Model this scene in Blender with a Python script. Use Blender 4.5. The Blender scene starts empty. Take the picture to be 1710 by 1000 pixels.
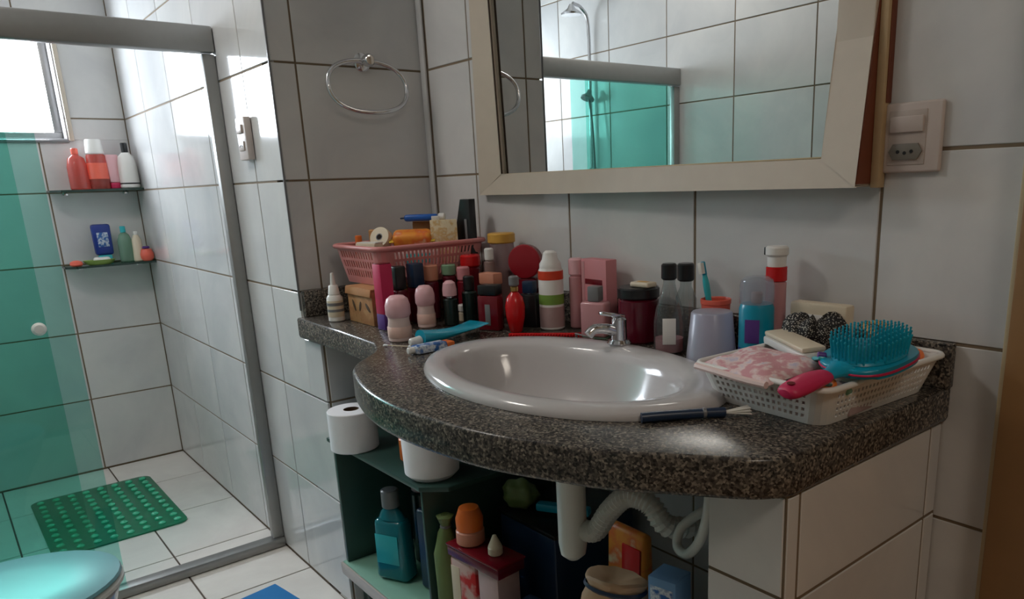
import bpy, bmesh, math, random
from mathutils import Vector, Matrix
random.seed(4)
PI = math.pi
S = bpy.context.scene
COL = S.collection

# ------------------------------------------------------------------ camera
cam = bpy.data.cameras.new('camera')
cam.sensor_width = 36.0
cam.lens = 26.47
cam.shift_x = -0.05736
cam.shift_y = 0.07655
cam.clip_start = 0.02
co = bpy.data.objects.new('camera', cam)
COL.objects.link(co)
co.matrix_world = Matrix(((0.648, -0.171, 0.742, 0.0), (0.761, 0.191, -0.620, 0.0), (-0.036, 0.967, 0.253, 1.2), (0, 0, 0, 1)))
co.rotation_euler = co.matrix_world.to_quaternion().normalized().to_euler()
co.location = (0, 0, 1.2)
S.camera = co

# ------------------------------------------------------------------ world, lights, exposure
X0, XT, X1, XE = -3.872, -2.525, -2.082, -0.40     # window wall, shower screen, return wall, doorway wall
YO, Y1, Y2 = -0.35, 0.767, 1.212                   # wall facing the mirror, shower wall, mirror wall
ZCEIL = 2.55
world = bpy.data.worlds.new('overcast sky'); S.world = world
world.use_nodes = True
bg = world.node_tree.nodes['Background']
bg.inputs[0].default_value = (0.83, 0.91, 1.0, 1)
bg.inputs[1].default_value = 40.0

def area(name, loc, rot, sx, sy, power, color, portal=False):
    l = bpy.data.lights.new(name, 'AREA'); l.shape = 'RECTANGLE'; l.size = sx; l.size_y = sy
    l.energy = power; l.color = color
    o = bpy.data.objects.new(name, l); COL.objects.link(o); o.location = loc; o.rotation_euler = rot
    if portal: l.cycles.is_portal = True
    return o
area('window portal', (X0 - 0.17, 0.085, 1.67), (0, -PI / 2, 0), 0.44, 0.86, 1.0, (1, 1, 1), True)
area('hall ceiling lamp', (0.75, 0.15, 2.45), (0, 0, 0), 0.5, 0.5, 9.0, (1.0, 0.89, 0.76))

area('added bathroom fill lamp', (-2.12, -0.15, 2.53), (0, 0, 0), 0.35, 0.35, 10.0, (1.0, 0.94, 0.88))  # unseen fill lamp, added to brighten the shower wall and floor

vs = S.view_settings
S.display_settings.display_device = 'sRGB'
vs.view_transform = 'Standard'; vs.look = 'None'; vs.gamma = 1.0; vs.use_curve_mapping = False
vs.exposure = 0.0
S.cycles.max_bounces = 14
S.cycles.diffuse_bounces = 7
S.cycles.glossy_bounces = 6
S.cycles.transparent_max_bounces = 24
S.cycles.use_denoising = True
S.cycles.sample_clamp_indirect = 4.0

# ------------------------------------------------------------------ materials
def lin(c):
    return tuple(((v / 255) / 12.92 if v / 255 <= 0.04045 else ((v / 255 + 0.055) / 1.055) ** 2.4) for v in c) + (1,)

def sock(b, *names):
    for n in names:
        if n in b.inputs: return b.inputs[n]

def mat(name, rgb, rough=0.4, metal=0.0, spec=0.5, var=0.0, vscale=30.0, alpha=1.0, trans=0.0, sss=0.0, emit=None):
    m = bpy.data.materials.new(name); m.use_nodes = True
    nt = m.node_tree; b = nt.nodes['Principled BSDF']
    b.inputs['Base Color'].default_value = lin(rgb)
    b.inputs['Roughness'].default_value = rough
    b.inputs['Metallic'].default_value = metal
    b.inputs['Specular IOR Level'].default_value = spec
    b.inputs['Alpha'].default_value = alpha
    if var:
        tc = nt.nodes.new('ShaderNodeTexCoord'); n = nt.nodes.new('ShaderNodeTexNoise'); n.inputs['Scale'].default_value = vscale
        n.inputs['Detail'].default_value = 4
        mx = nt.nodes.new('ShaderNodeMixRGB'); a = lin(rgb)
        mx.inputs[1].default_value = tuple(max(0, v * (1 - var)) for v in a[:3]) + (1,)
        mx.inputs[2].default_value = tuple(min(1, v * (1 + var)) for v in a[:3]) + (1,)
        nt.links.new(tc.outputs['Object'], n.inputs['Vector']); nt.links.new(n.outputs['Fac'], mx.inputs[0])
        nt.links.new(mx.outputs[0], b.inputs['Base Color'])
    return m

def glass_mat(name, rgb, clear=1.0, rough=0.02, ior=1.45, milk=0.0, milkrgb=(235, 235, 240)):
    """Thin-walled glass or clear plastic: coloured see-through plus a Fresnel reflection, with optional milkiness."""
    m = bpy.data.materials.new(name); m.use_nodes = True
    nt = m.node_tree; nt.nodes.clear()
    out = nt.nodes.new('ShaderNodeOutputMaterial')
    t = nt.nodes.new('ShaderNodeBsdfTransparent'); t.inputs[0].default_value = lin(rgb)
    g = nt.nodes.new('ShaderNodeBsdfGlossy'); g.inputs['Roughness'].default_value = rough
    f = nt.nodes.new('ShaderNodeFresnel'); f.inputs[0].default_value = ior
    mx = nt.nodes.new('ShaderNodeMixShader')
    base = t.outputs[0]
    if milk:
        d = nt.nodes.new('ShaderNodeBsdfDiffuse'); d.inputs[0].default_value = lin(milkrgb)
        tl = nt.nodes.new('ShaderNodeBsdfTranslucent'); tl.inputs[0].default_value = lin(milkrgb)
        a = nt.nodes.new('ShaderNodeMixShader'); a.inputs[0].default_value = 0.4
        nt.links.new(d.outputs[0], a.inputs[1]); nt.links.new(tl.outputs[0], a.inputs[2])
        m2 = nt.nodes.new('ShaderNodeMixShader'); m2.inputs[0].default_value = milk
        nt.links.new(t.outputs[0], m2.inputs[1]); nt.links.new(a.outputs[0], m2.inputs[2]); base = m2.outputs[0]
    ge = nt.nodes.new('ShaderNodeNewGeometry'); inv = nt.nodes.new('ShaderNodeMath'); inv.operation = 'SUBTRACT'; inv.inputs[0].default_value = 1.0
    mu = nt.nodes.new('ShaderNodeMath'); mu.operation = 'MULTIPLY'
    nt.links.new(ge.outputs['Backfacing'], inv.inputs[1]); nt.links.new(f.outputs[0], mu.inputs[0]); nt.links.new(inv.outputs[0], mu.inputs[1])
    nt.links.new(mu.outputs[0], mx.inputs[0]); nt.links.new(base, mx.inputs[1]); nt.links.new(g.outputs[0], mx.inputs[2])
    nt.links.new(mx.outputs[0], out.inputs[0])
    return m

def tile_mat(name, a, b, rough, scale=3.0):
    """Glazed ceramic tile: soft cloudy marbling, a slight difference from tile to tile, faint waviness of the glaze."""
    m = bpy.data.materials.new(name); m.use_nodes = True
    nt = m.node_tree; bs = nt.nodes['Principled BSDF']; L = nt.links.new
    tc = nt.nodes.new('ShaderNodeTexCoord'); oi = nt.nodes.new('ShaderNodeObjectInfo')
    off = nt.nodes.new('ShaderNodeVectorMath'); off.operation = 'MULTIPLY_ADD'
    comb = nt.nodes.new('ShaderNodeCombineXYZ')
    for k in range(3): L(oi.outputs['Random'], comb.inputs[k])
    off.inputs[1].default_value = (17, 23, 31)
    L(comb.outputs[0], off.inputs[0]); L(tc.outputs['Object'], off.inputs[2])
    n = nt.nodes.new('ShaderNodeTexNoise'); n.inputs['Scale'].default_value = scale; n.inputs['Detail'].default_value = 5
    n.inputs['Roughness'].default_value = 0.55; n.inputs['Distortion'].default_value = 0.8
    L(off.outputs[0], n.inputs['Vector'])
    r = nt.nodes.new('ShaderNodeValToRGB'); r.color_ramp.elements[0].position = 0.3; r.color_ramp.elements[1].position = 0.68
    r.color_ramp.elements[0].color = lin(a); r.color_ramp.elements[1].color = lin(b)
    L(n.outputs['Fac'], r.inputs[0]); L(r.outputs[0], bs.inputs['Base Color'])
    bs.inputs['Roughness'].default_value = rough
    n2 = nt.nodes.new('ShaderNodeTexNoise'); n2.inputs['Scale'].default_value = 14; n2.inputs['Detail'].default_value = 1
    L(off.outputs[0], n2.inputs['Vector'])
    bp = nt.nodes.new('ShaderNodeBump'); bp.inputs['Strength'].default_value = 0.05; bp.inputs['Distance'].default_value = 0.004
    L(n2.outputs['Fac'], bp.inputs['Height']); L(bp.outputs[0], bs.inputs['Normal'])
    return m

def granite_mat():
    m = bpy.data.materials.new('granite'); m.use_nodes = True
    nt = m.node_tree; bs = nt.nodes['Principled BSDF']; L = nt.links.new
    tc = nt.nodes.new('ShaderNodeTexCoord')
    v = nt.nodes.new('ShaderNodeTexVoronoi'); v.inputs['Scale'].default_value = 300
    n = nt.nodes.new('ShaderNodeTexNoise'); n.inputs['Scale'].default_value = 160; n.inputs['Detail'].default_value = 6
    L(tc.outputs['Object'], v.inputs['Vector']); L(tc.outputs['Object'], n.inputs['Vector'])
    sp = nt.nodes.new('ShaderNodeSeparateColor'); L(v.outputs['Color'], sp.inputs[0])
    ad = nt.nodes.new('ShaderNodeMath'); ad.operation = 'MULTIPLY_ADD'; ad.inputs[1].default_value = 0.55; 
    sub = nt.nodes.new('ShaderNodeMath'); sub.operation = 'MULTIPLY'; sub.inputs[1].default_value = 0.62
    L(n.outputs['Fac'], sub.inputs[0]); L(sp.outputs[0], ad.inputs[0]); L(sub.outputs[0], ad.inputs[2])
    r = nt.nodes.new('ShaderNodeValToRGB'); e = r.color_ramp.elements
    e[0].position = 0.28; e[0].color = lin((30, 29, 29)); e[1].position = 0.95; e[1].color = lin((150, 140, 126))
    x = e.new(0.52); x.color = lin((66, 62, 59)); x = e.new(0.72); x.color = lin((98, 91, 83))
    L(ad.outputs[0], r.inputs[0]); L(r.outputs[0], bs.inputs['Base Color'])
    bs.inputs['Roughness'].default_value = 0.24; bs.inputs['Specular IOR Level'].default_value = 0.3
    return m

def pattern_mat(name, c1, c2, scale, kind='checker', rough=0.6, c3=None):
    m = bpy.data.materials.new(name); m.use_nodes = True
    nt = m.node_tree; bs = nt.nodes['Principled BSDF']; L = nt.links.new
    tc = nt.nodes.new('ShaderNodeTexCoord')
    if kind == 'checker':
        t = nt.nodes.new('ShaderNodeTexVoronoi'); t.inputs['Scale'].default_value = scale; o = t.outputs['Distance']; th = 0.42
    elif kind == 'spots':
        t = nt.nodes.new('ShaderNodeTexVoronoi'); t.inputs['Scale'].default_value = scale; o = t.outputs['Distance']; th = 0.35
    else:
        t = nt.nodes.new('ShaderNodeTexNoise'); t.inputs['Scale'].default_value = scale; t.inputs['Detail'].default_value = 3; o = t.outputs['Fac']; th = 0.5
    L(tc.outputs['Object'], t.inputs['Vector'])
    r = nt.nodes.new('ShaderNodeValToRGB'); e = r.color_ramp.elements
    e[0].position = th - 0.06; e[0].color = lin(c1); e[1].position = th + 0.06; e[1].color = lin(c2)
    if c3: x = e.new(min(0.95, th + 0.2)); x.color = lin(c3)
    L(o, r.inputs[0]); L(r.outputs[0], bs.inputs['Base Color']); bs.inputs['Roughness'].default_value = rough
    return m

M = {}
M['tile'] = tile_mat('wall tile', (196, 196, 197), (214, 213, 211), 0.09)
M['floortile'] = tile_mat('floor tile', (218, 213, 208), (232, 228, 222), 0.3, 5.0)
M['grout'] = mat('grout', (120, 104, 84), 0.9, var=0.15, vscale=20)
M['floorgrout'] = mat('floor grout', (92, 80, 70), 0.9, var=0.2, vscale=20)
M['paint'] = mat('ceiling paint', (214, 210, 204), 0.8, var=0.03, vscale=6)
M['hallpaint'] = mat('hall paint', (190, 176, 156), 0.8, var=0.03, vscale=6)
M['granite'] = granite_mat()
M['alu'] = mat('brushed aluminium', (150, 150, 148), 0.38, metal=0.7, var=0.06, vscale=40)
M['chrome'] = mat('chrome', (215, 215, 218), 0.1, metal=1.0)
M['ceramic'] = mat('white ceramic', (192, 188, 188), 0.12, var=0.02)
M['greenglass'] = glass_mat('green tempered glass', (213, 244, 239))
M['shelfglass'] = glass_mat('shelf glass', (150, 185, 175), ior=1.5)
M['shelfedge'] = mat('ground glass edge', (42, 62, 56), 0.25)
M['mirror'] = mat('mirror silver', (228, 230, 228), 0.0, metal=1.0)
M['frame'] = mat('painted moulding', (196, 184, 168), 0.45, var=0.06, vscale=25)
M['woodedge'] = mat('pale wood edge', (186, 160, 122), 0.55, var=0.12, vscale=40)
M['redwood'] = mat('brown wood side', (112, 58, 36), 0.6, var=0.15, vscale=40)
M['gapshade'] = mat('painted gap shadow', (62, 46, 34), 0.7, var=0.2, vscale=60)  # shade of the gap at the mirror edge, as a colour
M['plate'] = mat('switch plate plastic', (196, 184, 178), 0.35, var=0.01)
M['plate2'] = mat('rocker plastic', (182, 170, 163), 0.3, var=0.01)
M['socketgrey'] = mat('socket insert', (120, 116, 108), 0.4)
M['black'] = mat('black plastic', (24, 24, 26), 0.3, var=0.1)
M['navy'] = mat('navy plastic', (24, 46, 74), 0.35, var=0.1)
M['bottlegreen'] = mat('dark green bottle', (22, 40, 36), 0.2, var=0.1)
M['white'] = mat('white plastic', (226, 224, 220), 0.35, var=0.02)
M['cream'] = mat('cream plastic', (214, 200, 176), 0.45, var=0.05)
M['paper'] = mat('soft white paper', (240, 239, 243), 0.9, var=0.03, vscale=60)
M['kraft'] = mat('kraft cardboard', (176, 126, 82), 0.8, var=0.1, vscale=50)
M['kraftdark'] = mat('kraft print', (84, 62, 42), 0.8)
M['pink'] = mat('pale pink plastic', (226, 178, 184), 0.35, var=0.03)
M['pinklight'] = mat('lighter pink label', (224, 196, 190), 0.45, var=0.03)
M['basketpink'] = mat('dusty pink plastic', (206, 132, 130), 0.4, var=0.04)
M['pinkcarton'] = mat('rose carton', (206, 134, 140), 0.6, var=0.06)
M['rose'] = mat('rose glass', (196, 142, 146), 0.15, var=0.05)
M['magenta'] = mat('crimson carton', (196, 34, 84), 0.45, var=0.06)
M['purple'] = mat('purple carton', (86, 48, 128), 0.45, var=0.06)
M['red'] = mat('red plastic', (200, 24, 28), 0.22, var=0.05)
M['tinred'] = mat('dull red tin', (150, 20, 34), 0.35, var=0.05)
M['bandred'] = mat('orange red band', (214, 66, 34), 0.35, var=0.05)
M['skin'] = mat('faint print', (226, 188, 176), 0.5, var=0.08, vscale=80)
M['darkred'] = mat('dark red glass', (112, 16, 30), 0.15, var=0.08)
M['maroon'] = mat('maroon glass', (92, 14, 34), 0.2, var=0.08)
M['gold'] = mat('gold metal', (196, 160, 96), 0.25, metal=0.9)
M['goldlid'] = mat('mustard lid', (208, 158, 66), 0.4, var=0.06)
M['peach'] = mat('peach cap', (206, 138, 112), 0.35, var=0.06)
M['orange'] = mat('orange plastic', (222, 110, 40), 0.35, var=0.05)
M['coral'] = mat('coral plastic', (230, 104, 84), 0.35, var=0.05)
M['teal'] = mat('teal plastic', (0, 140, 168), 0.3, var=0.05)
M['aqua'] = mat('aqua plastic', (52, 178, 186), 0.3, var=0.05)
M['tealfilm'] = mat('turquoise tube film', (16, 150, 178), 0.22, var=0.15, vscale=60)
M['blue'] = mat('blue print', (24, 86, 170), 0.35, var=0.08)
M['bluemat'] = mat('blue foam', (16, 116, 182), 0.7, var=0.06)
M['deepblue'] = mat('deep blue label', (22, 50, 130), 0.35, var=0.06)
M['green'] = mat('leaf green label', (120, 158, 66), 0.5, var=0.06)
M['lime'] = mat('lime plastic', (132, 156, 78), 0.4, var=0.05)
M['olive'] = mat('olive plastic', (98, 116, 64), 0.5, var=0.1)
M['skyblue'] = mat('light blue carton', (104, 146, 190), 0.5, var=0.06)
M['yellow'] = mat('yellow plastic', (226, 196, 70), 0.4, var=0.05)
M['brown'] = mat('tan plastic', (178, 128, 78), 0.4, var=0.08)
M['grey'] = mat('grey plastic', (120, 120, 122), 0.35, var=0.05)
M['greypack'] = mat('grey pink wrapper', (178, 152, 150), 0.45, var=0.1, vscale=50)
M['clear'] = glass_mat('clear glass', (246, 247, 247), ior=1.5)
M['bottleglass'] = glass_mat('bottle glass', (226, 230, 230), ior=1.65, milk=0.10, milkrgb=(190, 190, 190))
M['clearcap'] = glass_mat('clear plastic cap', (236, 238, 242), ior=1.45, milk=0.18)
M['frost'] = glass_mat('frosted plastic', (226, 228, 240), milk=0.42, milkrgb=(238, 238, 248), rough=0.3)
M['redclear'] = glass_mat('red clear plastic', (232, 150, 140), milk=0.45, milkrgb=(226, 126, 116))
M['greenclear'] = glass_mat('green clear plastic', (190, 226, 206), milk=0.35, milkrgb=(176, 206, 190))
M['jarclear'] = glass_mat('hazy jar plastic', (220, 206, 206), milk=0.45, milkrgb=(186, 164, 164))
M['tealclear'] = mat('teal liquid bottle', (22, 116, 128), 0.10, var=0.1)
M['lidblue'] = mat('pale blue lid', (132, 184, 196), 0.3, var=0.02)
M['greenmat'] = mat('green vinyl mat', (0, 118, 84), 0.3, var=0.06)
M['bubble'] = mat('highlight green bubbles', (70, 190, 150), 0.10, var=0.05)  # paler than the sheet: wet highlights put into the colour
M['darkshelf'] = mat('dark green painted board', (44, 74, 68), 0.35, var=0.1)
M['litgreen'] = mat('lit green board', (126, 172, 152), 0.4, var=0.08)  # lighter green than the rack, painting in the light on the board
M['pvc'] = mat('white pipe plastic', (214, 214, 208), 0.35, var=0.03)
M['bag'] = mat('tan bag plastic', (188, 152, 118), 0.5, var=0.15, vscale=15)
M['woodjamb'] = mat('orange wood jamb', (140, 104, 64), 0.45, var=0.15, vscale=12)
M['casing'] = mat('beige casing', (190, 172, 138), 0.5, var=0.05)
M['claw'] = mat('honey acetate', (198, 148, 84), 0.25, var=0.2, vscale=60)
M['scrunchie'] = pattern_mat('dotted black fabric', (176, 170, 160), (22, 20, 20), 340, 'spots', 0.8)
M['pouch'] = pattern_mat('pink floral fabric', (206, 150, 156), (228, 206, 204), 60, 'noise', 0.85, (196, 186, 206))
M['card'] = pattern_mat('cream printed card', (224, 212, 178), (206, 170, 110), 55, 'noise', 0.6, (214, 204, 176))
M['leafbox'] = pattern_mat('kraft box print', (186, 140, 94), (172, 122, 78), 40, 'noise', 0.8)
M['flowerpack'] = pattern_mat('orange fruit wrapper', (230, 146, 52), (222, 110, 50), 26, 'noise', 0.4, (228, 206, 170))
M['bluepack'] = pattern_mat('blue white print', (36, 92, 160), (206, 214, 220), 60, 'noise', 0.4, (36, 92, 160))
M['redwhite'] = pattern_mat('red white wrapper', (190, 30, 34), (200, 170, 164), 22, 'noise', 0.4)
M['bristle'] = mat('turquoise bristle', (10, 150, 172), 0.4, var=0.1)
M['bristlewhite'] = mat('white bristle', (220, 218, 210), 0.6)

# ------------------------------------------------------------------ mesh helpers
def smooth(me, ang=38):
    for p in me.polygons: p.use_smooth = True
    try: me.set_sharp_from_angle(angle=math.radians(ang))
    except Exception: pass

def link(name, bm, m, parent=None, loc=None, rot=None, sm=True, ang=38, stuff=False, label=None):
    me = bpy.data.meshes.new(name)
    bmesh.ops.recalc_face_normals(bm, faces=bm.faces)
    bm.to_mesh(me); bm.free()
    me.materials.append(m)
    if sm: smooth(me, ang)
    o = bpy.data.objects.new(name, me); COL.objects.link(o)
    if parent is not None: o.parent = parent
    if loc: o.location = loc
    if rot: o.rotation_euler = rot
    if stuff: o['kind'] = 'stuff'
    if label: o['label'] = label
    return o

def thing(name, label, cat, loc=(0, 0, 0), rz=0.0, group=None, rot=None):
    o = bpy.data.objects.new(name, None); COL.objects.link(o)
    o.empty_display_size = 0.05
    o.location = loc; o.rotation_euler = rot if rot else (0, 0, rz)
    o['label'] = label; o['category'] = cat
    if group: o['group'] = group
    return o

def structure(o):
    o['kind'] = 'structure'; return o

def bx(bm, c, s, b=0.0, rot=None, seg=2, taper=None):
    """A box of size s about c; edges rounded by b; taper scales the top."""
    r = bmesh.ops.create_cube(bm, size=1.0)
    vs_ = r['verts']
    for v in vs_:
        x, y, z = v.co
        if taper and z > 0: x *= taper[0]; y *= taper[1]
        v.co = Vector((x * s[0], y * s[1], z * s[2]))
    if b > 0:
        es = list({e for v in vs_ for e in v.link_edges})
        q = bmesh.ops.bevel(bm, geom=es, offset=b, segments=seg, affect='EDGES', profile=0.5)
        vs_ = list({v for f in q['faces'] for v in f.verts} | {v for v in vs_ if v.is_valid})
        # every vertex of this island
        seen = set(vs_); st = list(vs_)
        while st:
            v = st.pop()
            for e in v.link_edges:
                w = e.other_vert(v)
                if w not in seen: seen.add(w); st.append(w)
        vs_ = list(seen)
    mtx = Matrix.Translation(c) @ (rot.to_4x4() if rot is not None else Matrix.Identity(4))
    bmesh.ops.transform(bm, matrix=mtx, verts=vs_)
    return bm

def box(c, s, b=0.0, rot=None, seg=2, taper=None):
    return bx(bmesh.new(), Vector(c), s, b, rot, seg, taper)

def lathe(prof, n=28, sx=1.0, sy=1.0, bm=None, c=(0, 0, 0)):
    """Surface of revolution about z through the (radius, height) points."""
    bm = bm or bmesh.new(); rings = []
    for r, z in prof:
        if r < 1e-6: rings.append([bm.verts.new((c[0], c[1], z + c[2]))])
        else: rings.append([bm.verts.new((c[0] + r * sx * math.cos(2 * PI * k / n), c[1] + r * sy * math.sin(2 * PI * k / n), z + c[2])) for k in range(n)])
    for a, b in zip(rings, rings[1:]):
        for k in range(n):
            j = (k + 1) % n
            if len(a) == 1 and len(b) == 1: break
            if len(a) == 1: bm.faces.new((a[0], b[j], b[k]))
            elif len(b) == 1: bm.faces.new((a[k], a[j], b[0]))
            else: bm.faces.new((a[k], a[j], b[j], b[k]))
    return bm

def cp(r, z0, z1, b=0.002, r2=None):
    """Closed can profile with softened edges (r2: top radius)."""
    r2 = r if r2 is None else r2
    return [(0, z0), (r - b, z0), (r, z0 + b), (r2, z1 - b), (r2 - b, z1), (0, z1)]

def tube(pts, r, n=10, closed=False, bm=None, sy=1.0):
    bm = bm or bmesh.new(); P = [Vector(p) for p in pts]; N = len(P); rings = []
    rr = r if isinstance(r, (list, tuple)) else [r] * N
    up = None
    for i in range(N):
        a = P[(i - 1) % N] if closed or i > 0 else P[i]
        b = P[(i + 1) % N] if closed or i < N - 1 else P[i]
        t = (b - a).normalized()
        if up is None:
            up = Vector((0, 0, 1)) if abs(t.z) < 0.9 else Vector((1, 0, 0))
        u = (up - t * up.dot(t)).normalized(); w = t.cross(u); up = u
        rings.append([bm.verts.new(P[i] + (u * math.cos(2 * PI * k / n) * sy + w * math.sin(2 * PI * k / n)) * rr[i]) for k in range(n)])
    for i in range(N if closed else N - 1):
        a, b = rings[i], rings[(i + 1) % N]
        for k in range(n): bm.faces.new((a[k], a[(k + 1) % n], b[(k + 1) % n], b[k]))
    if not closed:
        bm.faces.new(list(reversed(rings[0]))); bm.faces.new(rings[-1])
    return bm

def prism(pts, z0, z1, b=0.0, seg=3, bm=None):
    bm = bm or bmesh.new()
    lo = [bm.verts.new((x, y, z0)) for x, y in pts]; hi = [bm.verts.new((x, y, z1)) for x, y in pts]
    n = len(pts)
    fb = bm.faces.new(list(reversed(lo))); ft = bm.faces.new(hi)
    for k in range(n): bm.faces.new((lo[k], lo[(k + 1) % n], hi[(k + 1) % n], hi[k]))
    if b > 0:
        es = [e for e in set(ft.edges) | set(fb.edges)]
        bmesh.ops.bevel(bm, geom=es, offset=b, segments=seg, affect='EDGES', profile=0.5)
    return bm

def mx(bm, m):
    bmesh.ops.transform(bm, matrix=m, verts=bm.verts); return bm

def spline(pts, n=8, closed=False):
    """Catmull-Rom through the points."""
    P = [Vector(p) for p in pts]; out = []; N = len(P)
    for i in range(N if closed else N - 1):
        if closed: p0, p1, p2, p3 = P[(i - 1) % N], P[i], P[(i + 1) % N], P[(i + 2) % N]
        else: p0, p1, p2, p3 = P[max(i - 1, 0)], P[i], P[i + 1], P[min(i + 2, N - 1)]
        for k in range(n):
            t = k / n
            out.append(0.5 * ((2 * p1) + (-p0 + p2) * t + (2 * p0 - 5 * p1 + 4 * p2 - p3) * t * t + (-p0 + 3 * p1 - 3 * p2 + p3) * t ** 3))
    if not closed: out.append(P[-1])
    return out

RX = lambda a: Matrix.Rotation(a, 4, 'X')
RY = lambda a: Matrix.Rotation(a, 4, 'Y')
RZ = lambda a: Matrix.Rotation(a, 4, 'Z')
TR = lambda *v: Matrix.Translation(v)

# ------------------------------------------------------------------ tiled walls
ZJ = [0.004] + [0.330 + 0.2988 * k for k in range(8)]
ZJ = [z for z in ZJ if z < ZCEIL - 0.02] + [ZCEIL]
GAP, PROUD, DEEP = 0.0027, 0.0, 0.007

def joints(first, step, lo, hi):
    k = math.ceil((lo - first) / step - 1e-9); out = [lo]
    while first + k * step < hi - 1e-6:
        v = first + k * step
        if v > lo + 0.006: out.append(v)
        k += 1
    return out + [hi]

def cut(rects, hole):
    out = []
    for (u0, v0, u1, v1) in rects:
        a, b, c, d = max(u0, hole[0]), max(v0, hole[1]), min(u1, hole[2]), min(v1, hole[3])
        if a >= c or b >= d: out.append((u0, v0, u1, v1)); continue
        if v0 < b: out.append((u0, v0, u1, b))
        if d < v1: out.append((u0, d, u1, v1))
        if u0 < a: out.append((u0, b, a, d))
        if c < u1: out.append((c, b, u1, d))
    return [r for r in out if r[2] - r[0] > 0.012 and r[3] - r[1] > 0.012]

def tiles(parent, to3, us, vs_, m, holes=(), tilt=0.0011, gap=GAP, name='tile'):
    """One small bevelled ceramic block per tile; to3(u, v, n) maps wall coordinates to space, n outwards."""
    for u0, u1 in zip(us, us[1:]):
        for v0, v1 in zip(vs_, vs_[1:]):
            rects = [(u0 + gap, v0 + gap, u1 - gap, v1 - gap)]
            for h in holes: rects = cut(rects, h)
            for (a, b, c, d) in rects:
                if c - a < 0.006 or d - b < 0.006: continue
                tu, tv = random.uniform(-tilt, tilt), random.uniform(-tilt, tilt)
                mu, mv = (a + c) / 2, (b + d) / 2
                e = 0.0012
                bm = bmesh.new()
                R = []
                for (x0, y0, x1, y1, n) in ((a, b, c, d, -DEEP), (a, b, c, d, PROUD - e), (a + e, b + e, c - e, d - e, PROUD)):
                    R.append([bm.verts.new(to3(u, v, n + (0 if n == -DEEP else (u - mu) * tu + (v - mv) * tv))) for u, v in ((x0, y0), (x1, y0), (x1, y1), (x0, y1))])
                for p, q in zip(R, R[1:]):
                    for k in range(4): bm.faces.new((p[k], p[(k + 1) % 4], q[(k + 1) % 4], q[k]))
                bm.faces.new(R[2]); bm.faces.new(list(reversed(R[0])))
                link(name, bm, m, parent, sm=False)

def wall(name, boxes, m='grout'):
    bm = bmesh.new()
    for lo, hi in boxes:
        bx(bm, Vector([(a + b) / 2 for a, b in zip(lo, hi)]), [b - a for a, b in zip(lo, hi)])
    return structure(link(name, bm, M[m], sm=False))

G = 0.002      # the tiles' faces stand this far in front of the grout
# floor
fl = wall('floor', [((X0 - 0.15, YO - 0.1, -0.1), (XE + 0.12, Y2 + 0.1, -G))], 'floorgrout')
tiles(fl, lambda u, v, n: Vector((u, v, n)), joints(-2.29, 0.405, X0, XE), joints(0.45, 0.397, YO, Y2), M['floortile'], tilt=0.0006, gap=0.0028,
      holes=[(X1 - 0.03, Y1 + 0.002, X1 + 0.02, 2), (-4, Y1 - 0.001, X1, 2)])
# mirror wall
w = wall('wall_back', [((X1 - 0.03, Y2 + G, 0), (XE + 0.12, Y2 + 0.12, ZCEIL))])
tiles(w, lambda u, v, n: Vector((u, Y2 - n, v)), joints(-1.434, 0.3975, -2.048, XE), ZJ, M['tile'])
# return wall beside the mirror
w = wall('wall_return', [((X1 - 0.06, Y1 + 0.012, 0), (X1 - G, Y2 + G - 0.001, ZCEIL))])
tiles(w, lambda u, v, n: Vector((X1 + n, u, v)), joints(0.835, 0.3975, Y1 + 0.001, Y2 - 0.001), ZJ, M['tile'])
# shower wall
w = wall('wall_shower', [((X0 - 0.15, Y1 + G, 0), (X1 - 0.061, Y1 + 0.09, ZCEIL))])
low = [z for z in ZJ if z < 0.7]
tiles(w, lambda u, v, n: Vector((u, Y1 - n, v)), joints(-2.298, 0.3975, X0, X1 - 0.001), [z for z in ZJ if z > 0.6], M['tile'])
tiles(w, lambda u, v, n: Vector((u, Y1 - n, v)), joints(-2.298, 0.3975, X0, -1.971), low, M['tile'])
tiles(w, lambda u, v, n: Vector((u, Y1 - n, v)), [X1 - 0.001 - 2 * GAP, -1.971], [low[-1], 0.797], M['tile'])
# window wall
WY0, WY1, WZ0, WZ1 = -0.34, 0.545, 1.440, 1.895
w = wall('wall_window', [((X0 - 0.15, YO - 0.1, 0), (X0 - G, Y1 + G - 0.001, WZ0)), ((X0 - 0.15, YO - 0.1, WZ1), (X0 - G, Y1 + G - 0.001, ZCEIL)),
                         ((X0 - 0.15, YO - 0.1, WZ0), (X0 - G, WY0, WZ1)), ((X0 - 0.15, WY1, WZ0), (X0 - G, Y1 + G - 0.001, WZ1))])
tiles(w, lambda u, v, n: Vector((X0 + n, u, v)), joints(0.438, 0.3975, YO, Y1), ZJ, M['tile'], holes=[(WY0, WZ0, WY1, WZ1)])
# wall that the mirror reflects
w = wall('wall_front', [((X0 - 0.15, YO - 0.1, 0), (XE + 0.12, YO - G, ZCEIL))])
tiles(w, lambda u, v, n: Vector((u, YO + n, v)), joints(-1.80, 0.3975, X0, XE), ZJ, M['tile'])
# doorway wall (the camera looks in through the open doorway)
w = wall('wall_right', [((XE, YO - G + 0.001, 0), (XE + 0.12, -0.05, ZCEIL)), ((XE, -0.05, 2.12), (XE + 0.12, Y2 + 0.001, ZCEIL))], 'paint')
wall('ceiling', [((X0 - 0.15, YO - 0.1, ZCEIL), (XE + 0.12, Y2 + 0.12, ZCEIL + 0.1))], 'paint')
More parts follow.
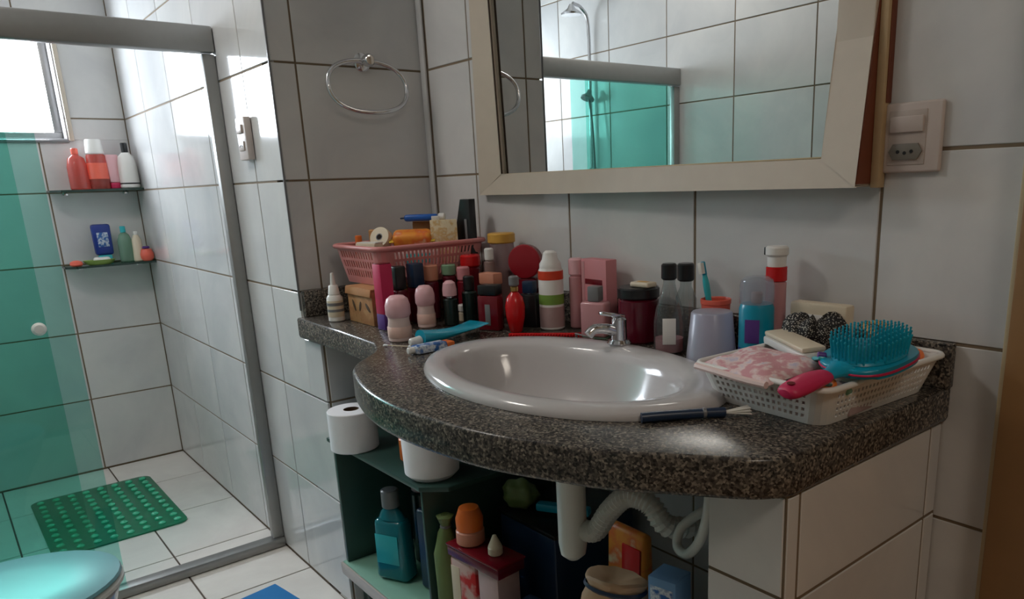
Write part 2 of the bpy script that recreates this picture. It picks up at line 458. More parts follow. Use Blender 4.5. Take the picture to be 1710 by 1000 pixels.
# hall outside the doorway
wall('floor_hall', [((XE + 0.121, -1.6, -0.1), (1.75, 2.1, 0))], 'brown')
wall('ceiling_hall', [((XE + 0.121, -1.6, ZCEIL), (1.75, 2.1, ZCEIL + 0.1))], 'paint')
wall('wall_hall_east', [((1.65, -1.6, 0), (1.75, 2.1, ZCEIL))], 'hallpaint')
wall('wall_hall_south', [((XE + 0.121, -1.6, 0), (1.649, -1.5, ZCEIL))], 'hallpaint')
wall('wall_hall_north', [((XE + 0.121, 2.0, 0), (1.649, 2.1, ZCEIL))], 'hallpaint')
wall('wall_hall_west', [((XE + 0.021, -1.499, 0), (XE + 0.12, YO - 0.101, ZCEIL)), ((XE + 0.021, Y2 + 0.121, 0), (XE + 0.12, 1.999, ZCEIL))], 'hallpaint')

# corner bead in the niche and the metal edge of the shower wall
structure(link('trim_1', box((X1 + 0.017, Y2 - 0.0045, ZCEIL / 2), (0.026, 0.006, ZCEIL - 0.01), 0.0012), M['tile']))
structure(link('trim_2', box((X1 - 0.0005, Y1 - 0.0005, (ZCEIL + 0.87) / 2), (0.005, 0.005, ZCEIL - 0.88), 0.0012), M['grey']))
# door frame beside the counter
d = structure(link('door_1', box((-0.352, Y2 - 0.024, 1.06), (0.115, 0.042, 2.12), 0.003), M['woodjamb']))
link('casing', box((-0.4145, Y2 - 0.016, 1.06), (0.010, 0.03, 2.12), 0.002), M['casing'], d)

# ------------------------------------------------------------------ window
win = structure(link('window_1', box((X0 - 0.115, (WY0 + WY1) / 2, WZ0 + 0.018), (0.05, WY1 - WY0 - 0.002, 0.034), 0.003), M['alu']))
yc = (WY0 + WY1) / 2
for (c, s) in [((X0 - 0.115, yc, WZ1 - 0.017), (0.05, WY1 - WY0 - 0.002, 0.032)),
               ((X0 - 0.115, WY1 - 0.018, (WZ0 + WZ1) / 2), (0.05, 0.034, WZ1 - WZ0 - 0.07)),
               ((X0 - 0.115, WY0 + 0.018, (WZ0 + WZ1) / 2), (0.05, 0.034, WZ1 - WZ0 - 0.07)),
               ((X0 - 0.112, yc - 0.06, (WZ0 + WZ1) / 2), (0.03, 0.03, WZ1 - WZ0 - 0.07))]:
    link('window_frame', box(c, s, 0.003), M['alu'], win)
for c, s in (((X0 - 0.12, (WY1 + yc) / 2 - 0.03, (WZ0 + WZ1) / 2), 0), ((X0 - 0.12, (WY0 + yc) / 2 - 0.03, (WZ0 + WZ1) / 2), 0)):
    link('pane', box(c, (0.004, 0.345, WZ1 - WZ0 - 0.068)), M['clear'], win, sm=False)
M['reveal'] = mat('grey reveal paint', (168, 164, 166), 0.5, var=0.03)
for c, s_ in (((X0 - 0.044, WY1 - 0.0025, (WZ0 + WZ1) / 2), (0.086, 0.004, WZ1 - WZ0 - 0.002)), ((X0 - 0.044, WY0 + 0.0025, (WZ0 + WZ1) / 2), (0.086, 0.004, WZ1 - WZ0 - 0.002)),
              ((X0 - 0.044, (WY0 + WY1) / 2, WZ0 + 0.0025), (0.086, WY1 - WY0 - 0.010, 0.004)), ((X0 - 0.044, (WY0 + WY1) / 2, WZ1 - 0.0025), (0.086, WY1 - WY0 - 0.010, 0.004))):
    link('reveal', box(c, s_, 0.0008), M['reveal'], win)
trm = structure(link('trim_3', box((X0 + 0.004, WY1 + 0.011, (WZ0 + WZ1) / 2 + 0.01), (0.014, 0.018, WZ1 - WZ0 + 0.03), 0.003), M['frame']))
structure(link('trim_4', box((X0 + 0.004, (WY0 + WY1) / 2, WZ0 - 0.006), (0.014, WY1 - WY0, 0.012), 0.003), M['grey']))

# ------------------------------------------------------------------ shower screen
t = thing('shower_screen', 'green glass shower screen in grey metal frame across the shower opening', 'shower screen', (XT, 0, 0))
link('top_rail', box((0, (YO + Y1) / 2, 1.640), (0.048, Y1 - YO - 0.004, 0.074), 0.006), M['alu'], t)
link('wall_post', box((0, Y1 - 0.020, 0.817), (0.03, 0.036, 1.566), 0.004), M['alu'], t)
link('wall_post', box((0, YO + 0.020, 0.817), (0.03, 0.036, 1.566), 0.004), M['alu'], t)
link('bottom_rail', box((0, (YO + Y1) / 2, 0.018), (0.052, Y1 - YO - 0.004, 0.032), 0.006), M['alu'], t)
link('fixed_panel', box((-0.008, (YO + 0.04 + 0.28) / 2, 0.818), (0.008, 0.28 - YO - 0.04, 1.566)), M['greenglass'], t, sm=False)
dr = link('sliding_panel', box((0.010, (-0.27 + 0.215) / 2, 0.818), (0.008, 0.485, 1.566)), M['greenglass'], t, sm=False)
link('knob', mx(lathe([(0, 0), (0.009, 0), (0.009, 0.012), (0.016, 0.016), (0.018, 0.024), (0.012, 0.031), (0, 0.032)], 20), TR(0.0145, 0.195, 0.86) @ RY(PI / 2)), M['white'], dr)

# shower head on the wall that the mirror shows
t = thing('shower_fixture', 'chrome overhead shower with hose on riser pipe inside the shower', 'shower', (-3.12, YO, 0))
link('riser_pipe', tube(spline([(0, 0.02, 1.25), (0, 0.02, 1.6), (0, 0.022, 1.95), (0, 0.06, 2.03), (0, 0.12, 2.05)], 5), 0.009, 10), M['chrome'], t)
link('head', mx(lathe([(0, 0), (0.05, 0), (0.052, 0.008), (0.02, 0.03), (0.009, 0.05), (0, 0.05)], 24), TR(0, 0.13, 1.995)), M['chrome'], t)
link('hand_spray', mx(lathe([(0, 0), (0.035, 0), (0.036, 0.01), (0.014, 0.03), (0.01, 0.05), (0, 0.05)], 20), TR(0.02, 0.06, 1.60) @ RX(0.4)), M['grey'], t)
link('hose', tube(spline([(0.02, 0.05, 1.62), (0.045, 0.05, 1.45), (0.06, 0.05, 1.1), (0.03, 0.05, 0.85), (-0.02, 0.05, 0.95), (0, 0.03, 1.24)], 8), 0.006, 8), M['grey'], t)
link('valve', mx(lathe(cp(0.024, 0, 0.03), 18), TR(0, 0.0, 1.24) @ RX(-PI / 2)), M['chrome'], t)

# ------------------------------------------------------------------ shower shelves and what stands on them
SX = X0 + 0.078
for z, lab in ((1.236, 'upper dark-edged glass shelf on the shower wall below the window'), (0.926, 'lower dark-edged glass shelf on the shower wall under the other shelf')):
    y0 = 0.432
    t = thing('glass_shelf', lab, 'shelf', (X0, 0, z), group='glass shelves in the shower')
    pts = [(0.002, y0), (0.10, y0), (0.135, y0 + 0.035), (0.135, Y1 - 0.002), (0.002, Y1 - 0.002)]
    link('pane', prism(pts, -0.009, 0), M['shelfglass'], t, sm=False)
    e = bmesh.new(); bx(e, Vector((0.1365, (y0 + 0.035 + Y1) / 2, -0.0045)), (0.003, Y1 - y0 - 0.037, 0.009))
    bx(e, Vector((0.052, y0 - 0.0015, -0.0045)), (0.10, 0.003, 0.009))
    bx(e, Vector((0.1185, y0 + 0.0165, -0.0045)), (0.05, 0.003, 0.009), rot=Matrix.Rotation(PI / 4, 3, 'Z'))
    link('edge', e, M['shelfedge'], t, sm=False)
    for yy in (y0 + 0.06, Y1 - 0.05): link('bracket', box((0.012, yy, -0.016), (0.022, 0.02, 0.013), 0.003), M['chrome'], t)

def pot(name, label, cat, xy, z, parts, group=None, rz=0.0, sx=1.0, sy=1.0, n=28):
    """A turned container: parts = (name, profile, material[, label])."""
    t = thing(name, label, cat, (xy[0], xy[1], z), rz, group)
    for p in parts:
        link(p[0], lathe(p[1], n, sx, sy) if isinstance(p[1], list) else p[1], M[p[2]], t, label=p[3] if len(p) > 3 else None)
    return t

zs = 1.2365; gs = 'toiletries on the shower shelves'
pot('shampoo_bottle', 'red translucent squeeze bottle on the upper shower shelf', 'bottle', (SX, 0.545), zs,
    [('body', [(0, 0), (0.034, 0), (0.038, 0.004), (0.038, 0.09), (0.03, 0.125), (0.012, 0.14), (0, 0.14)], 'redclear'), ('cap', cp(0.013, 0.14, 0.165), 'coral')], gs, sx=0.8)
pot('shampoo_bottle', 'red shampoo bottle with big white cap on the upper shower shelf', 'bottle', (SX + 0.012, 0.615), zs,
    [('body', [(0, 0), (0.034, 0), (0.037, 0.004), (0.036, 0.13), (0.033, 0.139), (0, 0.139)], 'redclear'), ('cap', cp(0.034, 0.14, 0.2, 0.004, 0.030), 'white'),
     ('label', cp(0.0375, 0.04, 0.105, 0.001), 'coral')], gs, sx=0.8)
t = thing('lotion_tube', 'pink flat-shouldered lotion tube on the upper shower shelf', 'tube', (SX, 0.674, zs), 0.1, gs)
link('body', box((0, 0, 0.082), (0.04, 0.046, 0.115), 0.006, taper=(0.5, 1.1)), M['pink'], t)
link('cap', box((0, 0, 0.0125), (0.036, 0.044, 0.025), 0.004), M['magenta'], t)
pot('conditioner_bottle', 'slim dark bottle squeezed behind the pump bottle in the shower', 'bottle', (SX - 0.035, 0.712), zs,
    [('body', cp(0.014, 0, 0.105), 'navy'), ('cap', cp(0.009, 0.105, 0.125), 'black')], gs)
t = pot('pump_bottle', 'white bottle with black screw cap in the shower corner', 'bottle', (SX + 0.02, 0.7255), zs,
    [('body', [(0, 0), (0.034, 0), (0.038, 0.004), (0.036, 0.1), (0.030, 0.130), (0.014, 0.146), (0, 0.146)], 'white'), ('cap', cp(0.013, 0.146, 0.186), 'black'), ('label_line', cp(0.0383, 0.016, 0.022, 0.0005), 'black')], gs)
zs = 0.9265
t = thing('shower_gel', 'blue flat shower gel bottle on the lower shower shelf', 'bottle', (SX - 0.02, 0.588, zs), 0.05, gs)
link('body', box((0, 0, 0.100), (0.035, 0.068, 0.13), 0.010, taper=(0.8, 1.08)), M['deepblue'], t)
link('cap', box((0, 0, 0.0175), (0.03, 0.05, 0.035), 0.005), M['aqua'], t)
link('label', box((0.0155, 0, 0.10), (0.003, 0.042, 0.06), 0.001), M['bluepack'], t)
t = thing('soap_dish', 'green plastic soap tray with a white bar on the lower shower shelf', 'soap dish', (SX + 0.035, 0.555, zs), 0, gs)
link('tray', lathe([(0, 0), (0.03, 0), (0.036, 0.004), (0.046, 0.02), (0.043, 0.02), (0.033, 0.007), (0, 0.006)], 28, 0.62, 1.35), M['lime'], t)
link('soap', box((0, 0.01, 0.019), (0.032, 0.062, 0.022), 0.009, seg=3), M['white'], t)
pot('sponge', 'flat coral bath sponge at the outer end of the lower shower shelf', 'sponge', (SX + 0.032, 0.470, zs), zs,
    [('body', [(0, 0), (0.018, 0), (0.024, 0.006), (0.022, 0.018), (0.012, 0.023), (0, 0.024)], 'coral')], gs)
pot('shower_gel', 'clear green bottle with green cap on the lower shower shelf', 'bottle', (SX, 0.668), zs,
    [('body', [(0, 0), (0.026, 0), (0.029, 0.003), (0.028, 0.09), (0.02, 0.115), (0.010, 0.125), (0, 0.125)], 'greenclear'), ('cap', cp(0.011, 0.125, 0.152), 'aqua')], gs)
pot('lotion_bottle', 'white tapered lotion bottle on the lower shower shelf', 'bottle', (SX + 0.02, 0.710), zs,
    [('body', [(0, 0), (0.019, 0), (0.022, 0.003), (0.019, 0.09), (0.010, 0.112), (0, 0.113)], 'cream'), ('cap', cp(0.008, 0.112, 0.128), 'white')], gs)
pot('cream_jar', 'small orange round jar in the corner of the lower shower shelf', 'jar', (SX + 0.040, 0.738), zs,
    [('body', [(0, 0), (0.018, 0), (0.026, 0.012), (0.027, 0.03), (0.02, 0.05), (0, 0.052)], 'coral'), ('lid', cp(0.014, 0.0521, 0.062), 'purple')], gs)

# ------------------------------------------------------------------ shower floor, toilet, blue mat
t = thing('bath_mat', 'green vinyl bubble mat on the shower floor', 'mat', (-3.295, 0.348, 0.0004), 0.01)
r_ = 0.035; pts = []
for cx_, cy_, a0 in ((0.325 - r_, 0.218 - r_, 0), (-0.325 + r_, 0.218 - r_, 90), (-0.325 + r_, -0.218 + r_, 180), (0.325 - r_, -0.218 + r_, 270)):
    for k in range(6):
        a = math.radians(a0 + 18 * k); pts.append((cx_ + r_ * math.cos(a), cy_ + r_ * math.sin(a)))
link('sheet', prism(pts, 0, 0.006, 0.002, 2), M['greenmat'], t)
bm = bmesh.new()
for i in range(11):
    for j in range(8):
        lathe([(0.014, 0), (0.0135, 0.004), (0.009, 0.008), (0, 0.0095)], 10, bm=bm, c=(-0.285 + i * 0.057, -0.185 + j * 0.053, 0.0055))
link('bubbles', bm, M['bubble'], t, stuff=True)

t = thing('toilet', 'white toilet with pale blue closed lid before the shower screen', 'toilet', (-1.835, 0, 0), 0)
cy_ = -0.03
link('bowl', lathe([(0, 0), (0.115, 0), (0.118, 0.02), (0.10, 0.12), (0.125, 0.24), (0.172, 0.34), (0.182, 0.378), (0.176, 0.386), (0.02, 0.386), (0, 0.386)], 36, 1.0, 1.22, c=(0, cy_, 0)), M['ceramic'], t)
link('seat', lathe([(0, 0.388), (0.180, 0.388), (0.186, 0.392), (0.186, 0.400), (0.180, 0.404), (0, 0.404)], 40, 1.0, 1.25, c=(0, cy_, 0)), M['white'], t)
link('lid', lathe([(0, 0.405), (0.178, 0.405), (0.184, 0.409), (0.182, 0.416), (0.165, 0.422), (0.09, 0.426), (0, 0.427)], 40, 1.0, 1.25, c=(0, cy_, 0)), M['lidblue'], t)
link('tank', box((0, YO + 0.062, 0.56), (0.34, 0.115, 0.32), 0.02, seg=3), M['ceramic'], t)
link('tank_lid', box((0, YO + 0.062, 0.732), (0.35, 0.118, 0.022), 0.007), M['ceramic'], t)

t = thing('floor_mat', 'blue foam mat lying on the floor tiles below the counter', 'mat', (-1.985, 0.475, 0.0006), 0.16)
link('sheet', box((0, 0, 0.006), (0.46, 0.40, 0.012), 0.003), M['bluemat'], t)

# ------------------------------------------------------------------ fittings on the walls
t = thing('towel_ring', 'chrome oval towel ring on the return wall', 'towel ring', (X1 + 0.001, 1.022, 1.538))
link('rosette', mx(lathe([(0, 0), (0.024, 0), (0.025, 0.004), (0.018, 0.01), (0, 0.011)], 24), RY(PI / 2)), M['chrome'], t)
link('post', mx(lathe([(0, 0.01), (0.009, 0.01), (0.009, 0.03), (0.016, 0.034), (0.017, 0.048), (0.012, 0.056), (0, 0.057)], 20), RY(PI / 2)), M['chrome'], t)
ring = [(0.042 - 0.012 * math.sin(a), -0.006 + 0.116 * math.copysign(abs(math.cos(a)) ** 0.86, math.cos(a)), -0.068 + 0.068 * math.copysign(abs(math.sin(a)) ** 0.86, math.sin(a))) for a in [2 * PI * k / 48 for k in range(48)]]
link('ring', tube(ring, 0.0063, 10, closed=True), M['chrome'], t)

t = thing('wall_outlet', 'white outlet box on the shiny wall outside the shower', 'outlet', (-2.315, Y1 - 0.0005, 1.348))
link('plate', box((0, -0.011, 0), (0.075, 0.020, 0.117), 0.004), M['plate'], t)
link('socket', box((0, -0.0225, -0.02), (0.042, 0.004, 0.026), 0.0015), M['plate2'], t)
link('switch', box((0, -0.0235, 0.026), (0.042, 0.006, 0.024), 0.0015), M['plate2'], t)
bm = bmesh.new()
for dx in (-0.01, 0, 0.01): bx(bm, Vector((dx, -0.0247, -0.02 + (0.002 if dx == 0 else 0))), (0.0045, 0.001, 0.0045), 0.001)
link('holes', bm, M['black'], t)

t = thing('switch_plate', 'white switch and socket plate beside the mirror', 'switch', (-0.590, Y2 - 0.0005, 1.246))
link('plate', box((0, -0.005, 0), (0.092, 0.009, 0.106), 0.004, seg=3), M['plate'], t)
link('inset', box((-0.008, -0.0098, 0), (0.06, 0.002, 0.082), 0.0008), M['plate2'], t)
link('rocker', box((-0.008, -0.0125, 0.020), (0.053, 0.006, 0.024), 0.0015, rot=Matrix.Rotation(0.06, 3, 'X')), M['plate'], t)
hexa = [(-0.027, 0), (-0.020, -0.012), (0.020, -0.012), (0.027, 0), (0.020, 0.012), (-0.020, 0.012)]
link('socket', mx(prism(hexa, 0, 0.004, 0.001, 2), TR(-0.008, -0.0105, -0.021) @ RX(PI / 2)), M['socketgrey'], t)
for dx, dz in ((-0.011, 0), (0.0, -0.002), (0.011, 0)):
    link('pin_hole', mx(lathe(cp(0.0028, 0, 0.0012, 0.0003), 12), TR(-0.008 + dx, -0.0142, -0.021 + dz) @ RX(PI / 2)), M['black'], t)

# ------------------------------------------------------------------ mirror
t = thing('framed_mirror', 'wall mirror in a cream bevelled wooden frame above the basin', 'mirror', (0, 0, 0))
t['label'] = 'large wall mirror in a loose-jointed cream wooden frame above the basin'
zt = 1.80; zo = zt + 0.06
g = bmesh.new(); q = [(-1.705, Y2 - 0.004), (-0.672, Y2 - 0.016)]
vsx = [g.verts.new((x, y, z)) for z in (1.2, zt + 0.02) for x, y in q]
vsb = [g.verts.new((x, y + 0.003, z)) for z in (1.2, zt + 0.02) for x, y in q]
g.faces.new([vsx[i] for i in (0, 1, 3, 2)]); g.faces.new([vsb[i] for i in (2, 3, 1, 0)])
for a, b in ((0, 1), (1, 3), (3, 2), (2, 0)): g.faces.new((vsx[a], vsx[b], vsb[b], vsb[a]))
link('glass', g, M['mirror'], t, sm=False)

def member(F, yb):
    """Frame member: front outline F of (x, y, z) points, flat back at y = yb."""
    bm = bmesh.new(); n = len(F)
    f = [bm.verts.new(p) for p in F]; b = [bm.verts.new((p[0], yb, p[2])) for p in F]
    bm.faces.new(f); bm.faces.new(list(reversed(b)))
    for k in range(n): bm.faces.new((f[k], f[(k + 1) % n], b[(k + 1) % n], b[k]))
    bmesh.ops.triangulate(bm, faces=[x for x in bm.faces if len(x.verts) > 4])
    bmesh.ops.bevel(bm, geom=[e for e in bm.edges if e.calc_face_angle(0) > 0.5], offset=0.0014, segments=1, affect='EDGES')
    return bm
# the bottom corner beside the switch has come loose and stands out from the wall
link('moulding', member([(-1.789, 1.193, 1.171), (-0.6505, 1.147, 1.174), (-0.7165, 1.157, 1.2185), (-1.689, 1.196, 1.2215)], Y2 - 0.0165), M['frame'], t, label='bottom moulding standing out at its loose corner')
link('moulding', member([(-1.789, 1.193, 1.1725), (-1.690, 1.196, 1.2228), (-1.712, 1.196, zt), (-1.780, 1.193, zo)], Y2 - 0.0042), M['frame'], t)
link('moulding', member([(-0.6505, 1.1455, 1.1755), (-0.6505, 1.178, 1.40), (-0.6505, 1.190, 1.47), (-0.6505, 1.190, zo), (-0.7165, 1.1915, zt), (-0.7165, 1.1915, 1.47), (-0.7165, 1.180, 1.40), (-0.7165, 1.1555, 1.2198)], Y2 - 0.0165), M['frame'], t, label='side moulding leaning out at the bottom')
link('moulding', member([(-0.652, 1.190, zo + 0.001), (-1.779, 1.193, zo + 0.001), (-1.711, 1.196, zt + 0.001), (-0.716, 1.1915, zt + 0.001)], Y2 - 0.0165), M['frame'], t)
bm = bmesh.new(); P_ = [(1.1478, 1.178), (1.179, 1.40), (1.1915, 1.47), (1.1915, zo - 0.01), (Y2 - 0.006, zo - 0.01), (Y2 - 0.006, 1.178)]
a_ = [bm.verts.new((-0.6502, y, z)) for y, z in P_]; b_ = [bm.verts.new((-0.6480, y, z)) for y, z in P_]
bm.faces.new(a_); bm.faces.new(list(reversed(b_)))
for k in range(6): bm.faces.new((a_[k], a_[(k + 1) % 6], b_[(k + 1) % 6], b_[k]))
link('side_board', bm, M['redwood'], t, sm=False, label='brown raw side of the moulding')
link('edge_strip', box((-0.6408, Y2 - 0.0125, (1.170 + zo) / 2), (0.0135, 0.021, zo - 1.172), 0.001), M['woodedge'], t, label='pale wood edge strip')
link('strip_side', box((-0.6332, Y2 - 0.008, (1.30 + zo) / 2), (0.0016, 0.015, zo - 1.302), 0.0004), M['redwood'], t, label='brown side of the edge strip')
link('bead', box((-1.6985, Y2 - 0.0140, (1.2215 + zt) / 2), (0.004, 0.004, zt - 1.226), 0.001, rot=Matrix.Rotation(-0.038, 3, 'Y')), M['gapshade'], t)  # dark strip painting the shadow line between frame and glass
link('bead', box((-1.20, Y2 - 0.0185, 1.2222), (0.94, 0.006, 0.0028), 0.0008, rot=Matrix.Rotation(-0.012, 3, 'Z')), M['casing'], t)

# ------------------------------------------------------------------ counter
ZC = 0.858; TH = 0.058
front = [(-2.080, 0.752), (-1.80, 0.749), (-1.585, 0.739)]
bow = [(-1.585, 0.739), (-1.50, 0.700), (-1.408, 0.612), (-1.321, 0.571), (-1.203, 0.540), (-1.08, 0.529), (-0.96, 0.537), (-0.854, 0.556), (-0.76, 0.591), (-0.683, 0.625), (-0.60, 0.682), (-0.535, 0.728), (-0.508, 0.760)]
bs = [(p.x, p.y) for p in spline([(x, y, 0) for x, y in bow], 6)]
outline = front[:-1] + bs + [(-0.500, 0.785), (-0.500, Y2 - 0.001), (X1 + 0.001, Y2 - 0.001), (X1 + 0.001, 0.769), (-2.080, 0.766)]
t = thing('granite_counter', 'speckled dark granite washbasin counter with a bowed polished front edge', 'counter', (0, 0, ZC))
BC, BA, BB = (-1.032, 0.846), 0.338, 0.218
# slab with the basin cut-out
bm = bmesh.new()
zt_, zb_ = 0.0, -TH
N = 64
hole = [(BC[0] + (BA - 0.03) * math.cos(2 * PI * k / N), BC[1] + (BB - 0.03) * math.sin(2 * PI * k / N)) for k in range(N)]
def ringv(pts, z): return [bm.verts.new((x, y, z)) for x, y in pts]
def inset(pts, dd):
    out = []; n = len(pts)
    for i in range(n):
        a, b, c = Vector(pts[i - 1]), Vector(pts[i]), Vector(pts[(i + 1) % n])
        d1 = (b - a).normalized(); d2 = (c - b).normalized()
        nn = Vector((-d1.y - d2.y, d1.x + d2.x))
        nn = nn.normalized() if nn.length > 1e-6 else Vector((-d1.y, d1.x))
        out.append(tuple(b + nn * dd))
    return out
levels = [(0.006, 0.0), (0.0025, -0.0015), (0.0, -0.006), (0.0, -TH + 0.008), (0.003, -TH + 0.002), (0.008, -TH)]
rv = [ringv(inset(outline, dd), z) for dd, z in levels]
n_ = len(outline)
for a, b in zip(rv, rv[1:]):
    for k in range(n_): bm.faces.new((a[k], b[k], b[(k + 1) % n_], a[(k + 1) % n_]))
ht, hb = ringv(hole, 0.0), ringv(hole, -TH)
for k in range(N): bm.faces.new((ht[k], ht[(k + 1) % N], hb[(k + 1) % N], hb[k]))
def fill(ro, rh):
    es = []
    for R_ in (ro, rh):
        for k in range(len(R_)):
            e = bm.edges.get((R_[k], R_[(k + 1) % len(R_)])) or bm.edges.new((R_[k], R_[(k + 1) % len(R_)]))
            es.append(e)
    bmesh.ops.triangle_fill(bm, use_beauty=True, use_dissolve=False, edges=es)
fill(rv[0], ht); fill(rv[-1], hb)
link('slab', bm, M['granite'], t, ang=50)
link('backsplash', box(((X1 + 0.022 - 0.495) / 2 + 0.0005, Y2 - 0.0115, 0.0365), (-0.495 - X1 - 0.025, 0.020, 0.072), 0.0025), M['granite'], t)
link('backsplash', box((X1 + 0.0115, (0.772 + Y2 - 0.002) / 2, 0.0365), (0.020, Y2 - 0.774, 0.072), 0.0025), M['granite'], t)

# low masonry that carries the counter
wl = wall('wall_low', [((X1 + 0.0, Y1 + 0.008, 0), (-1.97 - G, Y2 - 0.001, ZC - TH - 0.0005))])
tiles(wl, lambda u, v, n: Vector((-1.97 + n, u, v)), [0.776, 0.98, Y2 - 0.002], [z for z in ZJ if z < 0.7] + [ZC - TH - 0.001], M['tile'])
we = wall('wall_end', [((-0.636 + G, 0.775 + G, 0), (-0.507 - G, Y2 - 0.001, ZC - TH - 0.0005))])
tiles(we, lambda u, v, n: Vector((u, 0.775 - n, v)), [-0.637, -0.509], [0.004, 0.36, 0.652, ZC - TH - 0.001], M['tile'])
tiles(we, lambda u, v, n: Vector((-0.507 + n, u, v)), [0.776, 0.806, 1.172, Y2 - 0.002], [0.004, 0.342, 0.640, ZC - TH - 0.001], M['tile'], gap=0.003)
tiles(we, lambda u, v, n: Vector((-0.636 - n, u, v)), [0.777, 0.98, Y2 - 0.002], [0.004, 0.342, 0.640, ZC - TH - 0.001], M['tile'])

# basin
t = thing('washbasin', 'white oval ceramic drop-in basin set in the granite counter', 'basin', (BC[0], BC[1], ZC))
N = 64; bm = bmesh.new()
prof = [(BA, BB, 0.0005), (BA, BB, 0.006), (BA - 0.006, BB - 0.006, 0.014), (BA - 0.022, BB - 0.018, 0.0185), (BA - 0.045, BB - 0.034, 0.0185), (BA - 0.068, BB - 0.05, 0.016),
        (BA - 0.08, BB - 0.058, 0.008), (BA - 0.088, BB - 0.066, -0.01), (BA - 0.105, BB - 0.08, -0.05), (BA - 0.14, BB - 0.105, -0.095), (BA - 0.20, BB - 0.14, -0.125), (0.05, 0.04, -0.138), (0.022, 0.022, -0.142)]
outp = [(0.03, 0.03, -0.155), (BA - 0.19, BB - 0.13, -0.137), (BA - 0.12, BB - 0.095, -0.105), (BA - 0.09, BB - 0.07, -0.05), (BA - 0.06, BB - 0.045, -0.004), (BA - 0.02, BB - 0.02, 0.0005)]
rings = []
for a, b, z in prof + outp:
    off = 0.0 if z > 0.0005 else 0.0
    rings.append([bm.verts.new((a * math.cos(2 * PI * k / N), b * math.sin(2 * PI * k / N) - (0.012 if (a, b, z) in prof[5:] or (a, b, z) in outp[:4] else 0), z)) for k in range(N)])
for a, b in zip(rings, rings[1:] + rings[:1]):
    for k in range(N): bm.faces.new((a[k], a[(k + 1) % N], b[(k + 1) % N], b[k]))
link('bowl', bm, M['ceramic'], t, ang=70)
link('drain', lathe([(0, -0.145), (0.02, -0.145), (0.0215, -0.141), (0.016, -0.1395), (0, -0.1395)], 20, c=(0, -0.012, 0)), M['chrome'], t)

# faucet
t = thing('faucet', 'chrome lever faucet on the rear rim of the basin', 'faucet', (-1.083, 1.036, ZC + 0.0187), -0.25)
link('base', lathe([(0, 0), (0.024, 0), (0.025, 0.003), (0.021, 0.009), (0, 0.01)], 24), M['chrome'], t)
link('body', lathe([(0, 0.009), (0.0165, 0.009), (0.0155, 0.045), (0.016, 0.05), (0.012, 0.055), (0, 0.056)], 24), M['chrome'], t)
link('spout', tube(spline([(0, -0.008, 0.026), (0, -0.03, 0.034), (0, -0.056, 0.036), (0, -0.070, 0.026)], 5), [0.011] * 6 + [0.0105] * 5 + [0.010] * 5, 12), M['chrome'], t)
link('lever', box((0.004, -0.018, 0.0615), (0.016, 0.055, 0.008), 0.003, rot=Matrix.Rotation(-0.22, 3, 'X')), M['chrome'], t)

# ------------------------------------------------------------------ things on the ledge and behind the basin
Z = ZC + 0.0005; gb = 'toiletries crowded on the granite counter'
pot('dropper_bottle', 'white dropper bottle with nozzle tip before the kraft box', 'bottle', (-1.935, 0.806), Z,
    [('body', [(0, 0), (0.019, 0), (0.021, 0.002), (0.021, 0.062), (0.016, 0.07), (0, 0.07)], 'white'), ('collar', cp(0.0155, 0.07, 0.096, 0.002, 0.012), 'white'),
     ('tip', [(0, 0.096), (0.007, 0.096), (0.0055, 0.112), (0.004, 0.128), (0, 0.129)], 'white'), ('label', cp(0.0214, 0.012, 0.056, 0.0005), 'cream'),
     ('print_band', cp(0.0217, 0.042, 0.050, 0.0003), 'grey'), ('print_band', cp(0.0217, 0.026, 0.033, 0.0003), 'grey')], gb)
t = thing('kraft_box', 'brown kraft cardboard box with leaf print under the pink basket', 'box', (-1.838, 0.892, Z), 0.0)
link('body', box((0, 0, 0.044), (0.142, 0.12, 0.088), 0.0015), M['leafbox'], t)
link('lid', box((0, 0, 0.0915), (0.147, 0.125, 0.006), 0.0015), M['kraft'], t)
link('lid_flap', box((0.0, -0.0635, 0.083), (0.147, 0.003, 0.018), 0.001, rot=Matrix.Rotation(-0.15, 3, 'X')), M['kraft'], t)
for lx, ln, ra in ((-0.035, 0.026, 0.5), (0.0, 0.022, -0.4), (0.045, 0.026, 0.9)):
    link('leaf_print', mx(lathe([(0, 0), (0.006, 0.0001), (0.0055, 0.0006), (0, 0.0008)], 12, 1, ln / 0.009), TR(lx, -0.0602, 0.045) @ RX(PI / 2) @ RZ(ra)), M['kraftdark'], t)
t = thing('carton', 'small plain brown carton behind the kraft box under the pink basket', 'box', (-1.935, 1.07, Z), 0.05)
link('body', box((0, 0, 0.046), (0.13, 0.13, 0.092), 0.0015), M['kraft'], t); link('flap', box((0, 0.02, 0.0935), (0.13, 0.09, 0.002), 0.0005), M['leafbox'], t)

